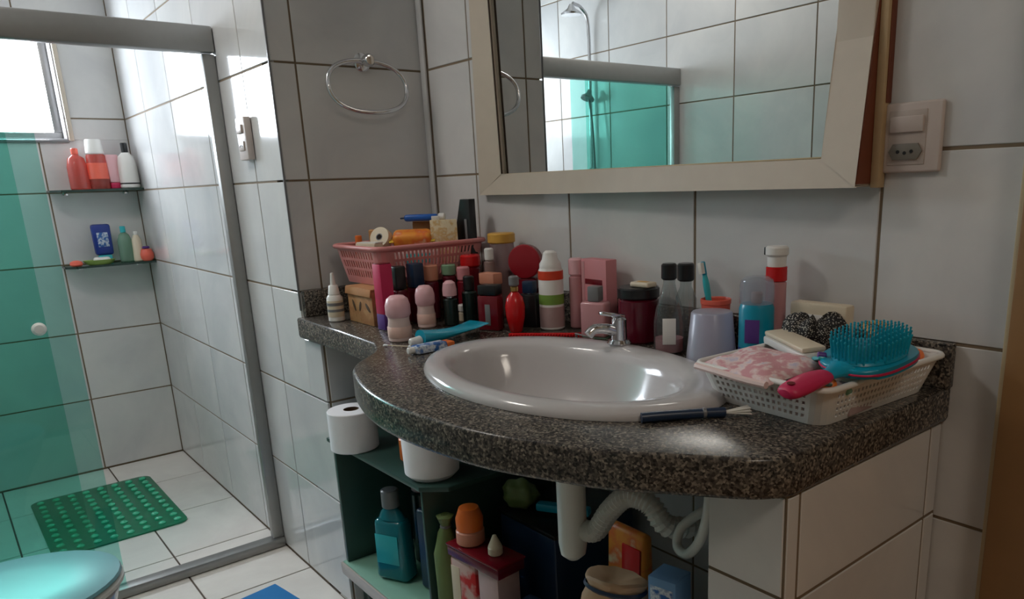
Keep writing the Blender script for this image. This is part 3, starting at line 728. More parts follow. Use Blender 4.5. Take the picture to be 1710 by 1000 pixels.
t = thing('crimson_carton', 'tall crimson and purple carton at the corner of the pink basket', 'box', (-1.714, 0.842, Z), 0.1, gb)
link('body', box((0, 0, 0.100), (0.034, 0.034, 0.122), 0.0015), M['magenta'], t); link('base_panel', box((0, 0, 0.0195), (0.0342, 0.0342, 0.039), 0.0015), M['purple'], t)
link('closure', box((0, 0, 0.162), (0.030, 0.030, 0.002), 0.0005), M['darkred'], t)
for (x, y, r, h, lab, c) in ((-1.733, 0.893, 0.0165, 0.150, 'tall black-capped dark bottle next to the crimson carton', 'black'), (-1.737, 0.944, 0.0185, 0.152, 'tall navy-capped dark bottle behind the second roll-on', 'navy')):
    t = thing('perfume_bottle', lab, 'bottle', (x, y, Z), 0.1, gb)
    link('body', box((0, 0, 0.045), (r * 1.9, r * 1.9, 0.09), 0.004), M['maroon'], t)
    link('cap', box((0, 0, 0.09 + (h - 0.09) / 2 + 0.0005), (r * 1.8, r * 1.8, h - 0.091), 0.004), M[c], t)
def rollon(xy, lab, k, rz=0):
    return pot('roll_on_deodorant', lab, 'deodorant', xy, Z,
        [('body', [(0, 0), (0.021 * k, 0), (0.024 * k, 0.003), (0.0245 * k, 0.03), (0.022 * k, 0.048), (0.0225 * k, 0.055), (0, 0.055)], 'pinklight'),
         ('cap', [(0, 0.0552), (0.0225 * k, 0.0552), (0.0262 * k, 0.062), (0.0262 * k, 0.082), (0.022 * k, 0.097), (0.014 * k, 0.104), (0, 0.106)], 'pink'),
         ('label', [(0.0246 * k, 0.010), (0.0251 * k, 0.011), (0.0251 * k, 0.034), (0.0244 * k, 0.035)], 'skin')], 'pink roll-on deodorants', rz)
rollon((-1.553, 0.792), 'pale pink roll-on deodorant standing in front near the ledge corner', 1.08)
rollon((-1.654, 0.920), 'pale pink roll-on deodorant standing behind the front one', 0.92)
pot('nail_bottle', 'dark bottle with pink dome cap behind the roll-ons', 'bottle', (-1.628, 0.976), Z,
    [('body', cp(0.018, 0, 0.068, 0.003), 'bottlegreen'), ('neck_ring', cp(0.012, 0.068, 0.075), 'chrome'), ('cap', [(0, 0.075), (0.0175, 0.075), (0.018, 0.09), (0.015, 0.106), (0.008, 0.112), (0, 0.113)], 'pink')], gb)
pot('cream_jar', 'tiny white cream jar among the dark bottles', 'jar', (-1.648, 1.026), Z, [('body', cp(0.0135, 0, 0.026, 0.003), 'cream'), ('lid', cp(0.014, 0.0262, 0.044, 0.002), 'white')], gb)
pot('perfume_bottle', 'brown bottle with rosy square cap behind the navy-capped bottle', 'bottle', (-1.748, 0.996), Z, [('body', cp(0.019, 0, 0.1, 0.004), 'maroon'), ('cap', cp(0.0185, 0.1003, 0.142, 0.003), 'peach')], gb)
pot('lotion_bottle', 'brown bottle with pale green cap before the pink basket', 'bottle', (-1.728, 1.038), Z, [('body', cp(0.019, 0, 0.112, 0.004), 'maroon'), ('cap', cp(0.0195, 0.1123, 0.141, 0.003), 'greenclear'), ('cap_liner', cp(0.018, 0.1135, 0.139, 0.002), 'cream')], gb)
pot('spray_bottle', 'dark red bottle with rosy cap beside the pale green cap', 'bottle', (-1.686, 1.056), Z, [('body', cp(0.0175, 0, 0.1, 0.004), 'darkred'), ('cap', cp(0.0165, 0.1003, 0.135, 0.003), 'pinkcarton')], gb)
pot('spray_can', 'bright red canister rising behind the small bottles at the basket side', 'canister', (-1.725, 1.105), Z, [('body', cp(0.026, 0, 0.128, 0.004), 'darkred'), ('cap', cp(0.027, 0.1283, 0.160, 0.004), 'red')], gb)
pot('nail_bottle', 'dark green cylindrical bottle next to the tiny cream jar', 'bottle', (-1.613, 1.024), Z, [('body', cp(0.019, 0, 0.082, 0.004), 'bottlegreen'), ('cap', cp(0.014, 0.0823, 0.12, 0.003), 'black')], gb)
t = thing('perfume_bottle', 'red glass bottle with wide peach block cap under the lidded jar', 'bottle', (-1.570, 1.062, Z), 0.15, gb)
link('body', box((0, 0, 0.049), (0.05, 0.03, 0.098), 0.004), M['darkred'], t); link('cap', box((0, 0, 0.1125), (0.054, 0.032, 0.028), 0.003), M['peach'], t)
pot('jar', 'hazy plastic jar with mustard yellow lid against the backsplash', 'jar', (-1.642, 1.152), Z,
    [('body', [(0, 0), (0.033, 0), (0.036, 0.004), (0.036, 0.165), (0.032, 0.182), (0.032, 0.19), (0, 0.19)], 'jarclear'), ('lid', cp(0.036, 0.1903, 0.216, 0.003), 'goldlid'), ('contents', cp(0.032, 0.004, 0.12, 0.002), 'greypack')], gb)
pot('lotion_bottle', 'small white slim bottle in front of the lidded jar', 'bottle', (-1.624, 1.098), Z, [('body', cp(0.0145, 0, 0.15, 0.004), 'jarclear'), ('core', cp(0.0125, 0.002, 0.148, 0.002), 'cream'), ('cap', cp(0.012, 0.1503, 0.182, 0.003), 'white')], gb)
# round red tin
t = thing('round_tin', 'round red tin standing on edge on a dark red box against the tiles', 'tin', (-1.556, 1.165, Z), 0.55, gb)
link('body', mx(lathe([(0, -0.014), (0.040, -0.014), (0.042, -0.012), (0.042, 0.006), (0, 0.006)], 32), TR(0, 0, 0.146) @ RX(PI / 2)), M['darkred'], t)
link('lid', mx(lathe([(0, 0.0062), (0.043, 0.0062), (0.0435, 0.009), (0.0435, 0.015), (0.041, 0.0175), (0.02, 0.0195), (0, 0.020)], 32), TR(0, 0, 0.146) @ RX(PI / 2)), M['tinred'], t)
link('stand', box((0, 0, 0.0515), (0.05, 0.03, 0.103), 0.003), M['darkred'], t)
t = thing('perfume_bottle', 'dark red rectangular perfume with black cap near the toothpaste', 'bottle', (-1.497, 1.008, Z), 0.45, gb)
link('body', box((0, 0, 0.042), (0.055, 0.032, 0.084), 0.004), M['darkred'], t); link('cap', box((0, 0, 0.097), (0.05, 0.034, 0.024), 0.003), M['black'], t)
link('emblem', box((0, -0.0165, 0.038), (0.014, 0.001, 0.05), 0.0004), M['grey'], t)
t = pot('perfume_bottle', 'glossy bright red rounded perfume with gold neck', 'bottle', (-1.428, 1.030), Z,
    [('body', [(0, 0), (0.013, 0), (0.015, 0.002), (0.022, 0.035), (0.0235, 0.06), (0.019, 0.082), (0.009, 0.094), (0, 0.095)], 'red'), ('neck', cp(0.0095, 0.095, 0.108), 'gold'), ('cap', cp(0.012, 0.1083, 0.132, 0.003), 'grey')], gb)
t = thing('perfume_bottle', 'square black perfume behind the bright red one', 'bottle', (-1.458, 1.098, Z), 0.4, gb)
link('body', box((0, 0, 0.04), (0.05, 0.034, 0.08), 0.004), M['black'], t); link('cap', box((0, 0, 0.096), (0.03, 0.024, 0.03), 0.003), M['navy'], t); link('collar', box((0, 0, 0.0805), (0.022, 0.018, 0.004), 0.001), M['chrome'], t)
pot('spray_bottle', 'tall white spray bottle with red band and green label', 'bottle', (-1.392, 1.112), Z,
    [('body', [(0, 0), (0.027, 0), (0.0295, 0.003), (0.0295, 0.138), (0.026, 0.145), (0, 0.145)], 'white'), ('band', cp(0.0300, 0.118, 0.139, 0.0008), 'bandred'), ('label', cp(0.0298, 0.060, 0.084, 0.0005), 'green'),
     ('lower_label', cp(0.0298, 0.006, 0.055, 0.0005), 'greypack'), ('cap', [(0, 0.1452), (0.026, 0.1452), (0.0255, 0.155), (0.019, 0.165), (0.016, 0.180), (0.010, 0.185), (0, 0.186)], 'white')], gb)
t = thing('rose_carton', 'rose pink carton standing against the backsplash', 'box', (-1.284, 1.168, Z), 0.0, gb)
link('body', box((0, 0, 0.083), (0.084, 0.034, 0.166), 0.0015), M['pinkcarton'], t); link('window_slot', box((0, -0.0172, 0.115), (0.058, 0.001, 0.012), 0.0003), M['darkred'], t)
link('panel', box((-0.036, -0.0173, 0.085), (0.01, 0.001, 0.15), 0.0003), M['rose'], t)
pot('mist_bottle', 'slim rose body mist bottle between spray bottle and pink carton', 'bottle', (-1.350, 1.155), Z, [('body', cp(0.017, 0, 0.125, 0.004), 'rose'), ('cap', cp(0.0175, 0.1253, 0.166, 0.004), 'pink')], gb)
t = thing('perfume_bottle', 'pink square perfume with grey cap before the rose carton', 'bottle', (-1.236, 1.112, Z), 0.35, gb)
link('body', box((0, 0, 0.041), (0.062, 0.036, 0.078), 0.006, seg=3), M['rose'], t); link('cap', box((0, 0, 0.0975), (0.028, 0.026, 0.034), 0.003), M['grey'], t)
link('foot', box((0, 0, 0.001), (0.066, 0.040, 0.002), 0.0005), M['greenclear'], t)
pot('candle_jar', 'low maroon jar with black lid behind the faucet', 'jar', (-1.133, 1.143), Z,
    [('body', cp(0.044, 0, 0.094, 0.004), 'maroon'), ('lid', cp(0.0455, 0.0943, 0.118, 0.003), 'black')], gb)
t = thing('soap_bar', 'cream soap bar lying on the maroon jar lid', 'soap', (-1.118, 1.143, Z + 0.1183), 0.1)
link('body', box((0, 0, 0.0055), (0.05, 0.032, 0.011), 0.004, seg=3), M['cream'], t); link('print', box((0, 0, 0.0112), (0.026, 0.012, 0.0006), 0.0002), M['goldlid'], t)
pot('glass_bottle', 'clear glass bottle with black cap and white label beside the faucet', 'bottle', (-1.008, 1.103), Z,
    [('body', [(0, 0), (0.028, 0), (0.031, 0.003), (0.031, 0.062), (0.027, 0.088), (0.015, 0.125), (0.012, 0.14), (0.012, 0.146), (0, 0.146)], 'bottleglass'),
     ('liquid', [(0, 0.004), (0.027, 0.004), (0.028, 0.006), (0.028, 0.03), (0, 0.03)], 'rose'), ('cap', cp(0.0155, 0.1463, 0.178, 0.003), 'black'),
     ('label', bx(bmesh.new(), Vector((0.0, -0.0313, 0.048)), (0.026, 0.001, 0.052), 0.0004, rot=None), 'white')], gb, rz=0.74)
pot('glass_bottle', 'second clear bottle with wide black cap against the backsplash', 'bottle', (-1.018, 1.164), Z,
    [('body', [(0, 0), (0.02, 0), (0.022, 0.003), (0.022, 0.10), (0.012, 0.125), (0.012, 0.136), (0, 0.136)], 'bottleglass'), ('cap', cp(0.0175, 0.1363, 0.172, 0.003), 'black')], gb)
# frosted cup upside down, coral toothbrush cup behind
pot('frosted_cup', 'translucent frosted plastic cup upside down beside the basin', 'cup', (-0.893, 1.094), Z,
    [('body', [(0.0475, 0), (0.0482, 0.002), (0.0476, 0.004), (0.0385, 0.094), (0.036, 0.097), (0, 0.0975), (0, 0.0955), (0.0355, 0.095), (0.0372, 0.093), (0.046, 0.002)], 'frost')], gb)
pot('toothbrush_cup', 'coral pink plastic cup holding a turquoise toothbrush', 'cup', (-0.934, 1.156), Z,
    [('body', [(0, 0), (0.022, 0), (0.0235, 0.002), (0.0285, 0.106), (0.0272, 0.1065), (0.022, 0.004), (0, 0.003)], 'coral'), ('rim', [(0.0282, 0.0985), (0.0296, 0.1), (0.0298, 0.108), (0.0284, 0.109), (0.0274, 0.1065)], 'coral')], gb)
t = thing('toothbrush', 'turquoise toothbrush leaning in the coral cup', 'toothbrush', (-0.930, 1.156, Z + 0.006), 0, rot=(0.02, -0.20, 0))
link('handle', tube(spline([(0.0, 0, 0), (0.0, 0, 0.06), (0.0, 0, 0.12), (0, 0, 0.15)], 4), [0.004, 0.005, 0.006, 0.0062, 0.006, 0.0055, 0.0055, 0.006, 0.0065, 0.0065, 0.006, 0.005, 0.0045], 10), M['aqua'], t)
link('head', box((0.0, 0, 0.163), (0.010, 0.006, 0.028), 0.0025), M['teal'], t); link('bristles', box((0.0, -0.007, 0.164), (0.009, 0.010, 0.022), 0.001), M['bristlewhite'], t)
pot('aerosol_can', 'blue aerosol can with clear overcap behind the white basket', 'aerosol', (-0.806, 1.112), Z,
    [('body', [(0, 0), (0.029, 0), (0.031, 0.002), (0.031, 0.110), (0.028, 0.118), (0, 0.118)], 'teal'), ('lower_band', cp(0.0313, 0.003, 0.040, 0.0005), 'deepblue'), ('label', mx(box((0, 0, 0), (0.026, 0.0012, 0.042), 0.0005), TR(0.0125, -0.0292, 0.072) @ RZ(0.40)), 'purple'),
     ('nozzle', cp(0.010, 0.1182, 0.138, 0.002), 'greypack'), ('overcap', [(0.0305, 0.1185), (0.0305, 0.15), (0.028, 0.160), (0.02, 0.166), (0, 0.167), (0, 0.165), (0.0265, 0.159), (0.029, 0.149), (0.029, 0.1185)], 'clearcap')], gb)
pot('hair_spray', 'slim rosy tube with red band and white flip cap against the tiles', 'bottle', (-0.804, 1.166), Z,
    [('body', cp(0.0185, 0, 0.152, 0.003), 'rose'), ('band', cp(0.0190, 0.1523, 0.178, 0.001), 'red'), ('cap', [(0, 0.1783), (0.0165, 0.1783), (0.017, 0.196), (0.0205, 0.200), (0.0205, 0.212), (0.017, 0.215), (0, 0.2155)], 'white'),
     ('hinge', mx(box((0, 0, 0), (0.006, 0.01, 0.014), 0.001), TR(-0.022, 0, 0.205)), 'black')], gb)

# low things lying at the basin
t = thing('toothpaste_tube', 'turquoise toothpaste tube lying beside the basin rim', 'tube', (-1.452, 0.772, Z), math.radians(98))
bm = bmesh.new(); rings = []
for k in range(9):
    s = k / 8; L_ = 0.018 + s * 0.172; hh = 0.016 * (1 - s) + 0.0012; ww = 0.019 + 0.016 * s + 0.002 * math.sin(9 * s)
    rings.append([bm.verts.new((L_, ww * math.cos(2 * PI * j / 16), 0.0165 * (1 - s) + 0.004 + hh * math.sin(2 * PI * j / 16) + 0.024 * s * s)) for j in range(16)])
for a, b in zip(rings, rings[1:]):
    for j in range(16): bm.faces.new((a[j], a[(j + 1) % 16], b[(j + 1) % 16], b[j]))
bm.faces.new(rings[0]); bm.faces.new(list(reversed(rings[-1])))
link('body', bm, M['tealfilm'], t)
link('cap', mx(lathe(cp(0.0105, 0, 0.030, 0.003, 0.0085), 16), TR(0.019, 0, 0.0145) @ RY(-PI / 2)), M['white'], t)
t = thing('toothpaste_tube', 'blue and white toothpaste tube with orange end before the turquoise one', 'tube', (-1.399, 0.728, Z), math.radians(93))
link('body', box((0.052, 0, 0.0085), (0.078, 0.036, 0.018), 0.006, taper=(1, 0.8)), M['bluepack'], t); link('end', box((0.098, 0, 0.0085), (0.022, 0.031, 0.013), 0.004), M['orange'], t)
link('cap', mx(lathe(cp(0.0075, 0, 0.016, 0.002), 14), TR(0.0155, 0, 0.0085) @ RY(-PI / 2)), M['white'], t)
t = thing('red_comb', 'long red plastic comb lying behind the basin rim', 'comb', (-1.325, 1.037, Z), math.radians(41))
link('spine', box((0, 0.006, 0.004), (0.175, 0.010, 0.007), 0.002), M['red'], t)
bm = bmesh.new()
for k in range(26): bx(bm, Vector((-0.082 + k * 0.0066, -0.005, 0.004)), (0.003, 0.014, 0.004))
link('teeth', bm, M['red'], t, sm=False)
t = thing('nail_clipper', 'small chrome nail clipper lying behind the basin', 'clipper', (-1.232, 1.070, Z), math.radians(20))
link('lower_arm', box((0, 0, 0.003), (0.05, 0.010, 0.003), 0.001), M['chrome'], t)
link('lever', box((0.002, 0, 0.0105), (0.045, 0.009, 0.003), 0.001, rot=Matrix.Rotation(0.12, 3, 'Y')), M['chrome'], t)
link('pin', lathe(cp(0.003, 0.0, 0.014, 0.0005), 12, c=(-0.018, 0, 0)), M['chrome'], t)
t = thing('cleaning_brush', 'dark blue handled brush with white bristles at the counter front', 'brush', (-0.695, 0.790, Z), math.radians(57))
link('handle', tube(spline([(-0.062, 0, 0.008), (-0.03, 0, 0.0085), (0.02, 0, 0.008), (0.062, 0, 0.007)], 5), 0.0078, 10), M['navy'], t)
link('collar', mx(lathe(cp(0.0082, 0, 0.006, 0.001), 14), TR(0.028, 0, 0.0085) @ RY(PI / 2)), M['grey'], t)
bm = bmesh.new()
for k in range(9):
    for s_ in (-1, 1): tube([(0.058, s_ * 0.002, 0.007), (0.1, (k - 4) * 0.002 + s_ * 0.0012, 0.004 + (k % 3) * 0.004)], 0.0009, 5, bm=bm)
link('bristles', bm, M['bristlewhite'], t, stuff=True)
t = thing('razor', 'thin pale cotton swab lying on the granite before the roll-on', 'swab', (-1.49, 0.752, Z), 0.5)
t.name = 'cotton_swab'
link('stick', tube([(-0.03, 0, 0.003), (0.03, 0, 0.003)], 0.0013, 8), M['cream'], t)
for sx_ in (-1, 1): link('tip', mx(lathe([(0, -0.007), (0.0024, -0.004), (0.0028, 0.001), (0.0018, 0.006), (0, 0.007)], 12), TR(sx_ * 0.032, 0, 0.003) @ RY(PI / 2)), M['paper'], t)

# ------------------------------------------------------------------ perforated baskets
def basket(t, wb, db, wt, dt, h, r, nx, ny, rows, v0, v1, fu, fv, m, th=0.0022, rimr=0.004):
    """Plastic basket: rounded corners, sides pierced by real slots, closed pierced floor, rolled rim."""
    per = []     # (fn(scale size) -> point, next segment is pierced column?)
    def edge(a, b, n):
        segs = []; m0 = 0.03
        us = [0.0]; fl = []
        for k in range(n):
            c0 = m0 + (1 - 2 * m0) * (k + (1 - fu) / 2) / n; c1 = m0 + (1 - 2 * m0) * (k + (1 + fu) / 2) / n
            us += [c0, c1]; fl += [False, True]
        fl += [False]
        for u, f in zip(us, fl): segs.append((a, b, u, f))
        return segs
    P = []
    cor = [(1, -1), (1, 1), (-1, 1), (-1, -1)]
    plan = [(( -1, -1), (1, -1), nx), ((1, -1), (1, 1), ny), ((1, 1), (-1, 1), nx), ((-1, 1), (-1, -1), ny)]
    def pt(item, W, D):
        kind = item[0]
        if kind == 'e':
            _, a, b, u, f = item
            ax, ay, bx_, by_ = a[0] * W / 2, a[1] * D / 2, b[0] * W / 2, b[1] * D / 2
            L_ = math.hypot(bx_ - ax, by_ - ay); dx, dy = (bx_ - ax) / L_, (by_ - ay) / L_
            s = r + u * (L_ - 2 * r)
            return ax + dx * s, ay + dy * s
        _, c, a = item
        return c[0] * (W / 2 - r) + r * math.cos(a), c[1] * (D / 2 - r) + r * math.sin(a)
    for k, (a, b, n) in enumerate(plan):
        for sgm in edge(a, b, n): P.append((('e',) + sgm, sgm[3]))
        P.append((('e', a, b, 1.0, False), False))
        a0 = -PI / 2 + k * PI / 2
        for j in range(1, 4): P.append((('c', b, a0 + j * PI / 8), False))
    lev = [0.0]
    fl = []
    for k in range(rows):
        c0 = v0 + (v1 - v0) * (k + (1 - fv) / 2) / rows; c1 = v0 + (v1 - v0) * (k + (1 + fv) / 2) / rows
        lev += [c0, c1]; fl += [False, True]
    lev += [1.0]; fl += [False]
    bm = bmesh.new(); R_ = []
    for v in lev:
        W, D = wb + (wt - wb) * v, db + (dt - db) * v
        R_.append([bm.verts.new((*pt(p[0], W, D), h * v)) for p in P])
    n = len(P)
    for i in range(len(lev) - 1):
        for k in range(n):
            if fl[i] and P[k][1]: continue
            j = (k + 1) % n
            bm.faces.new((R_[i][k], R_[i][j], R_[i + 1][j], R_[i + 1][k]))
    bm.faces.new(list(reversed(R_[0])))
    o = link('body', bm, m, t, sm=False)
    md = o.modifiers.new('wall', 'SOLIDIFY'); md.thickness = th; md.offset = -1
    rp = [(*pt(p[0], wt + 0.004, dt + 0.004), h) for p in P if p[0][0] == 'c' or p[0][3] in (0.0, 1.0)]
    link('rim', tube(rp, rimr, 10, closed=True, sy=1.0), m, t)

t = thing('pink_basket', 'dusty pink slotted plastic basket on boxes in the ledge corner', 'basket', (-1.89, 1.02, ZC + 0.0965), 0.04)
basket(t, 0.222, 0.296, 0.256, 0.334, 0.096, 0.03, 13, 22, 3, 0.16, 0.92, 0.5, 0.72, M['basketpink'], 0.0024, 0.0062)
ZB = ZC + 0.0965 + 0.004
gp = 'things heaped in the pink basket'
pot('spray_bottle', 'orange spray bottle at the outer corner of the pink basket', 'bottle', (-1.958, 0.902), ZB, [('body', cp(0.013, 0, 0.086, 0.003), 'orange'), ('cap', cp(0.009, 0.0863, 0.118, 0.002), 'orange')], gp)
pot('spray_bottle', 'tan capped bottle beside the orange one in the pink basket', 'bottle', (-1.972, 0.955), ZB, [('body', cp(0.017, 0, 0.09, 0.003), 'brown'), ('cap', cp(0.014, 0.0903, 0.13, 0.003), 'brown')], gp)
t = thing('medicine_box', 'small cream box at the outer rim of the pink basket', 'box', (-1.888, 0.898, ZB), 0.35, gp)
link('body', box((0, 0, 0.05), (0.068, 0.032, 0.10), 0.0015), M['cream'], t); link('flap', box((0, 0.003, 0.1015), (0.068, 0.03, 0.003), 0.0005), M['white'], t)
t = thing('tape_roll', 'white adhesive tape roll standing behind the cream box', 'tape', (-1.914, 0.948, ZB + 0.108), 0.7, gp, rot=(1.15, 0, 0.55))
link('roll', lathe([(0.010, -0.012), (0.028, -0.012), (0.029, -0.010), (0.029, 0.010), (0.028, 0.012), (0.010, 0.012), (0.010, -0.012)], 28), M['cream'], t)
link('core', lathe([(0.0075, -0.0122), (0.0099, -0.0122), (0.0099, 0.0122), (0.0075, 0.0122), (0.0075, -0.0122)], 24), M['grey'], t)
t = thing('medicine_box', 'plain grey carton buried under the tape roll', 'box', (-1.925, 0.985, ZB), 0.3, gp)
link('body', box((0, 0, 0.036), (0.07, 0.05, 0.072), 0.002), M['greypack'], t); link('flap', box((0, 0, 0.0735), (0.07, 0.045, 0.003), 0.0005), M['cream'], t)
t = thing('wrapped_pack', 'orange fruit-print soap pack in the pink basket', 'pack', (-1.868, 1.018, ZB + 0.084), 0.9, gp, rot=(0.35, 0.0, 0.95))
link('body', box((0, 0, 0.022), (0.104, 0.052, 0.042), 0.014, seg=3), M['flowerpack'], t); link('seal', box((0.055, 0, 0.022), (0.012, 0.046, 0.003), 0.001), M['yellow'], t)
link('seal', box((-0.055, 0, 0.022), (0.012, 0.046, 0.003), 0.001), M['yellow'], t)
t = thing('wrapped_pack', 'pale grey pink wrapped pack below the orange one', 'pack', (-1.838, 1.012, ZB), 1.0, gp)
link('body', box((0, 0, 0.037), (0.12, 0.05, 0.074), 0.008, seg=3), M['greypack'], t); link('label', box((0, -0.0255, 0.055), (0.07, 0.001, 0.025), 0.0003), M['aqua'], t)
t = thing('toothpaste_tube', 'blue tube with white cap laid across the pink basket top', 'tube', (-1.872, 1.052, ZB + 0.158), 0.0, gp, rot=(0, 0.0, 0.80))
link('body', box((0, 0, 0), (0.092, 0.034, 0.018), 0.007, seg=3), M['blue'], t); link('cap', mx(lathe(cp(0.0105, 0, 0.018, 0.002), 14), TR(0.047, 0, 0) @ RY(PI / 2)), M['white'], t)
link('crimp', box((-0.05, 0, 0), (0.010, 0.036, 0.004), 0.001), M['navy'], t)
t = thing('medicine_box', 'brown carton standing deep in the pink basket', 'box', (-1.895, 1.083, ZB), 0.9, gp)
link('body', box((0, 0, 0.072), (0.08, 0.034, 0.144), 0.0015), M['brown'], t); link('flap', box((0, 0, 0.1455), (0.08, 0.03, 0.003), 0.0005), M['kraft'], t)
t = thing('card_box', 'cream printed card box standing in the pink basket', 'box', (-1.815, 1.085, ZB), 1.05, gp)
link('body', box((0, 0, 0.0755), (0.072, 0.024, 0.151), 0.0015), M['card'], t); link('tab', box((-0.02, 0, 0.156), (0.022, 0.01, 0.012), 0.002), M['white'], t)
t = thing('black_case', 'tall black slant-topped case standing in the pink basket', 'case', (-1.797, 1.146, ZB), 0.3, gp)
link('body', mx(prism([(-0.026, 0), (0.026, 0), (0.026, 0.203), (-0.006, 0.203), (-0.026, 0.128)], -0.014, 0.014, 0.003, 2), RX(PI / 2)), M['black'], t)
link('clip', box((0.012, -0.0155, 0.12), (0.008, 0.003, 0.06), 0.001), M['grey'], t)

t = thing('white_basket', 'white slotted plastic tray basket on the counter corner', 'basket', (-0.628, 1.034, Z), -0.055)
basket(t, 0.200, 0.272, 0.236, 0.312, 0.058, 0.022, 16, 26, 4, 0.12, 0.84, 0.52, 0.55, M['white'], 0.002, 0.0048)
ZW = Z + 0.003
gw = 'things lying in the white basket'
t = thing('fabric_pouch', 'pink floral fabric pouch spilling over the white basket rim', 'pouch', (-0.664, 0.930, ZW + 0.0475), 0.0, gw, rot=(0.10, 0.0, -0.16))
bm = bmesh.new(); nx_, ny_ = 14, 12
grid = []
for i in range(nx_ + 1):
    row_ = []
    for j in range(ny_ + 1):
        u, v = i / nx_ - 0.5, j / ny_ - 0.5
        e = max(0.0, 1 - (2 * abs(u)) ** 4) * max(0.0, 1 - (2 * abs(v)) ** 4)
        row_.append((u * 0.150, v * 0.125, e * (0.013 + 0.004 * math.sin(9 * u + 2) * math.cos(11 * v)), e))
    grid.append(row_)
top = [[bm.verts.new((x, y, 0.012 + z)) for x, y, z, e in r_w] for r_w in grid]
bot = [[bm.verts.new((x, y, 0.010 - 0.008 * e)) for x, y, z, e in r_w] for r_w in grid]
for i in range(nx_):
    for j in range(ny_):
        bm.faces.new((top[i][j], top[i + 1][j], top[i + 1][j + 1], top[i][j + 1])); bm.faces.new((bot[i][j], bot[i][j + 1], bot[i + 1][j + 1], bot[i + 1][j]))
for i in range(nx_):
    for T_, B_ in ((top[i][0], bot[i][0]),): bm.faces.new((bot[i][0], bot[i + 1][0], top[i + 1][0], top[i][0])); bm.faces.new((top[i][ny_], top[i + 1][ny_], bot[i + 1][ny_], bot[i][ny_]))
for j in range(ny_):
    bm.faces.new((top[0][j], top[0][j + 1], bot[0][j + 1], bot[0][j])); bm.faces.new((bot[nx_][j], bot[nx_][j + 1], top[nx_][j + 1], top[nx_][j]))
link('body', bm, M['pouch'], t, ang=70)
link('piping', tube(spline([(-0.073, -0.063, 0.012), (-0.02, -0.066, 0.013), (0.03, -0.066, 0.012), (0.075, -0.063, 0.012)], 5), 0.0055, 8), M['pinklight'], t)
t = thing('comb_case', 'long white plastic comb case lying on the floral pouch', 'case', (-0.672, 1.028, ZW + 0.068), 0.0, gw, rot=(0.06, -0.02, -0.60))
link('base', box((0, 0, 0), (0.165, 0.042, 0.014), 0.004), M['white'], t); link('lid', box((0, 0, 0.0115), (0.160, 0.038, 0.008), 0.003), M['cream'], t)
t = thing('scrunchie', 'black and white dotted bunched scrunchie in the white basket', 'scrunchie', (-0.686, 1.108, ZW + 0.078), 0.3, gw)
bm = bmesh.new(); nu, nv = 60, 14; R0 = 0.027
ringsv = []
for i in range(nu):
    a = 2 * PI * i / nu; rr_ = 0.0185 + 0.0035 * math.sin(11 * a) + 0.002 * math.sin(17 * a + 1)
    ringsv.append([bm.verts.new(((R0 + rr_ * math.cos(2 * PI * j / nv)) * math.cos(a) * 1.15, (R0 + rr_ * math.cos(2 * PI * j / nv)) * math.sin(a) * 0.95, rr_ * 1.25 * math.sin(2 * PI * j / nv) + 0.006 * math.sin(3 * a))) for j in range(nv)])
for i in range(nu):
    for j in range(nv): bm.faces.new((ringsv[i][j], ringsv[(i + 1) % nu][j], ringsv[(i + 1) % nu][(j + 1) % nv], ringsv[i][(j + 1) % nv]))
link('ruffle', bm, M['scrunchie'], t, ang=80)
# paddle hairbrush
t = thing('hairbrush', 'turquoise paddle hairbrush with crimson handle lying bristles up in the white basket', 'hairbrush', (-0.528, 0.998, ZW + 0.072), 0.0, gw, rot=(0.07, -0.10, math.radians(86)))
t.scale = (1.17, 1.22, 1.05)
pad = [(0.064 * math.copysign(abs(math.cos(a)) ** 0.75, math.cos(a)), 0.044 * math.copysign(abs(math.sin(a)) ** 0.75, math.sin(a))) for a in [2 * PI * k / 40 for k in range(40)]]
link('paddle', prism(pad, 0, 0.013, 0.004, 3), M['teal'], t)
link('edge_band', prism([(x * 1.02, y * 1.03) for x, y in pad], 0.0045, 0.0075, 0.001, 1), M['magenta'], t)
link('cushion', lathe([(0, 0.0135), (0.052, 0.0135), (0.050, 0.0165), (0.030, 0.021), (0, 0.0225)], 36, 1.05, 0.72), M['teal'], t)
bm = bmesh.new()
for i in range(15):
    for j in range(11):
        x, y = -0.052 + i * 0.0074 + (0.0037 if j % 2 else 0), -0.034 + j * 0.0068
        if (x / 0.056) ** 2 + (y / 0.038) ** 2 > 1: continue
        z0 = 0.0225 - 0.006 * ((x / 0.056) ** 2 + (y / 0.038) ** 2)
        tube([(x, y, z0 - 0.002), (x * 1.08, y * 1.08, z0 + 0.024)], [0.0011, 0.0010], 5, bm=bm)
        lathe([(0, 0.0), (0.0016, 0.001), (0.0012, 0.0028), (0, 0.0034)], 5, bm=bm, c=(x * 1.08, y * 1.08, z0 + 0.0225))
link('bristles', bm, M['bristle'], t, stuff=True)
link('neck', tube(spline([(-0.055, 0, 0.007), (-0.075, 0, 0.008), (-0.092, 0.0, 0.009)], 4), [0.020, 0.017, 0.014, 0.0125, 0.0115, 0.011, 0.0108, 0.0106, 0.0105], 14, sy=0.55), M['teal'], t)
link('handle', tube(spline([(-0.088, 0, 0.009), (-0.115, 0, 0.010), (-0.145, 0, 0.009), (-0.160, 0, 0.008)], 4), [0.0115, 0.013, 0.0142, 0.015, 0.0155, 0.0158, 0.016, 0.0158, 0.0152, 0.0145, 0.0135, 0.012, 0.008], 16, sy=0.65), M['magenta'], t, label='crimson grip')
link('hang_hole', mx(lathe(cp(0.0045, 0, 0.001, 0.0003), 14), TR(-0.150, 0, 0.0185)), M['darkred'], t)
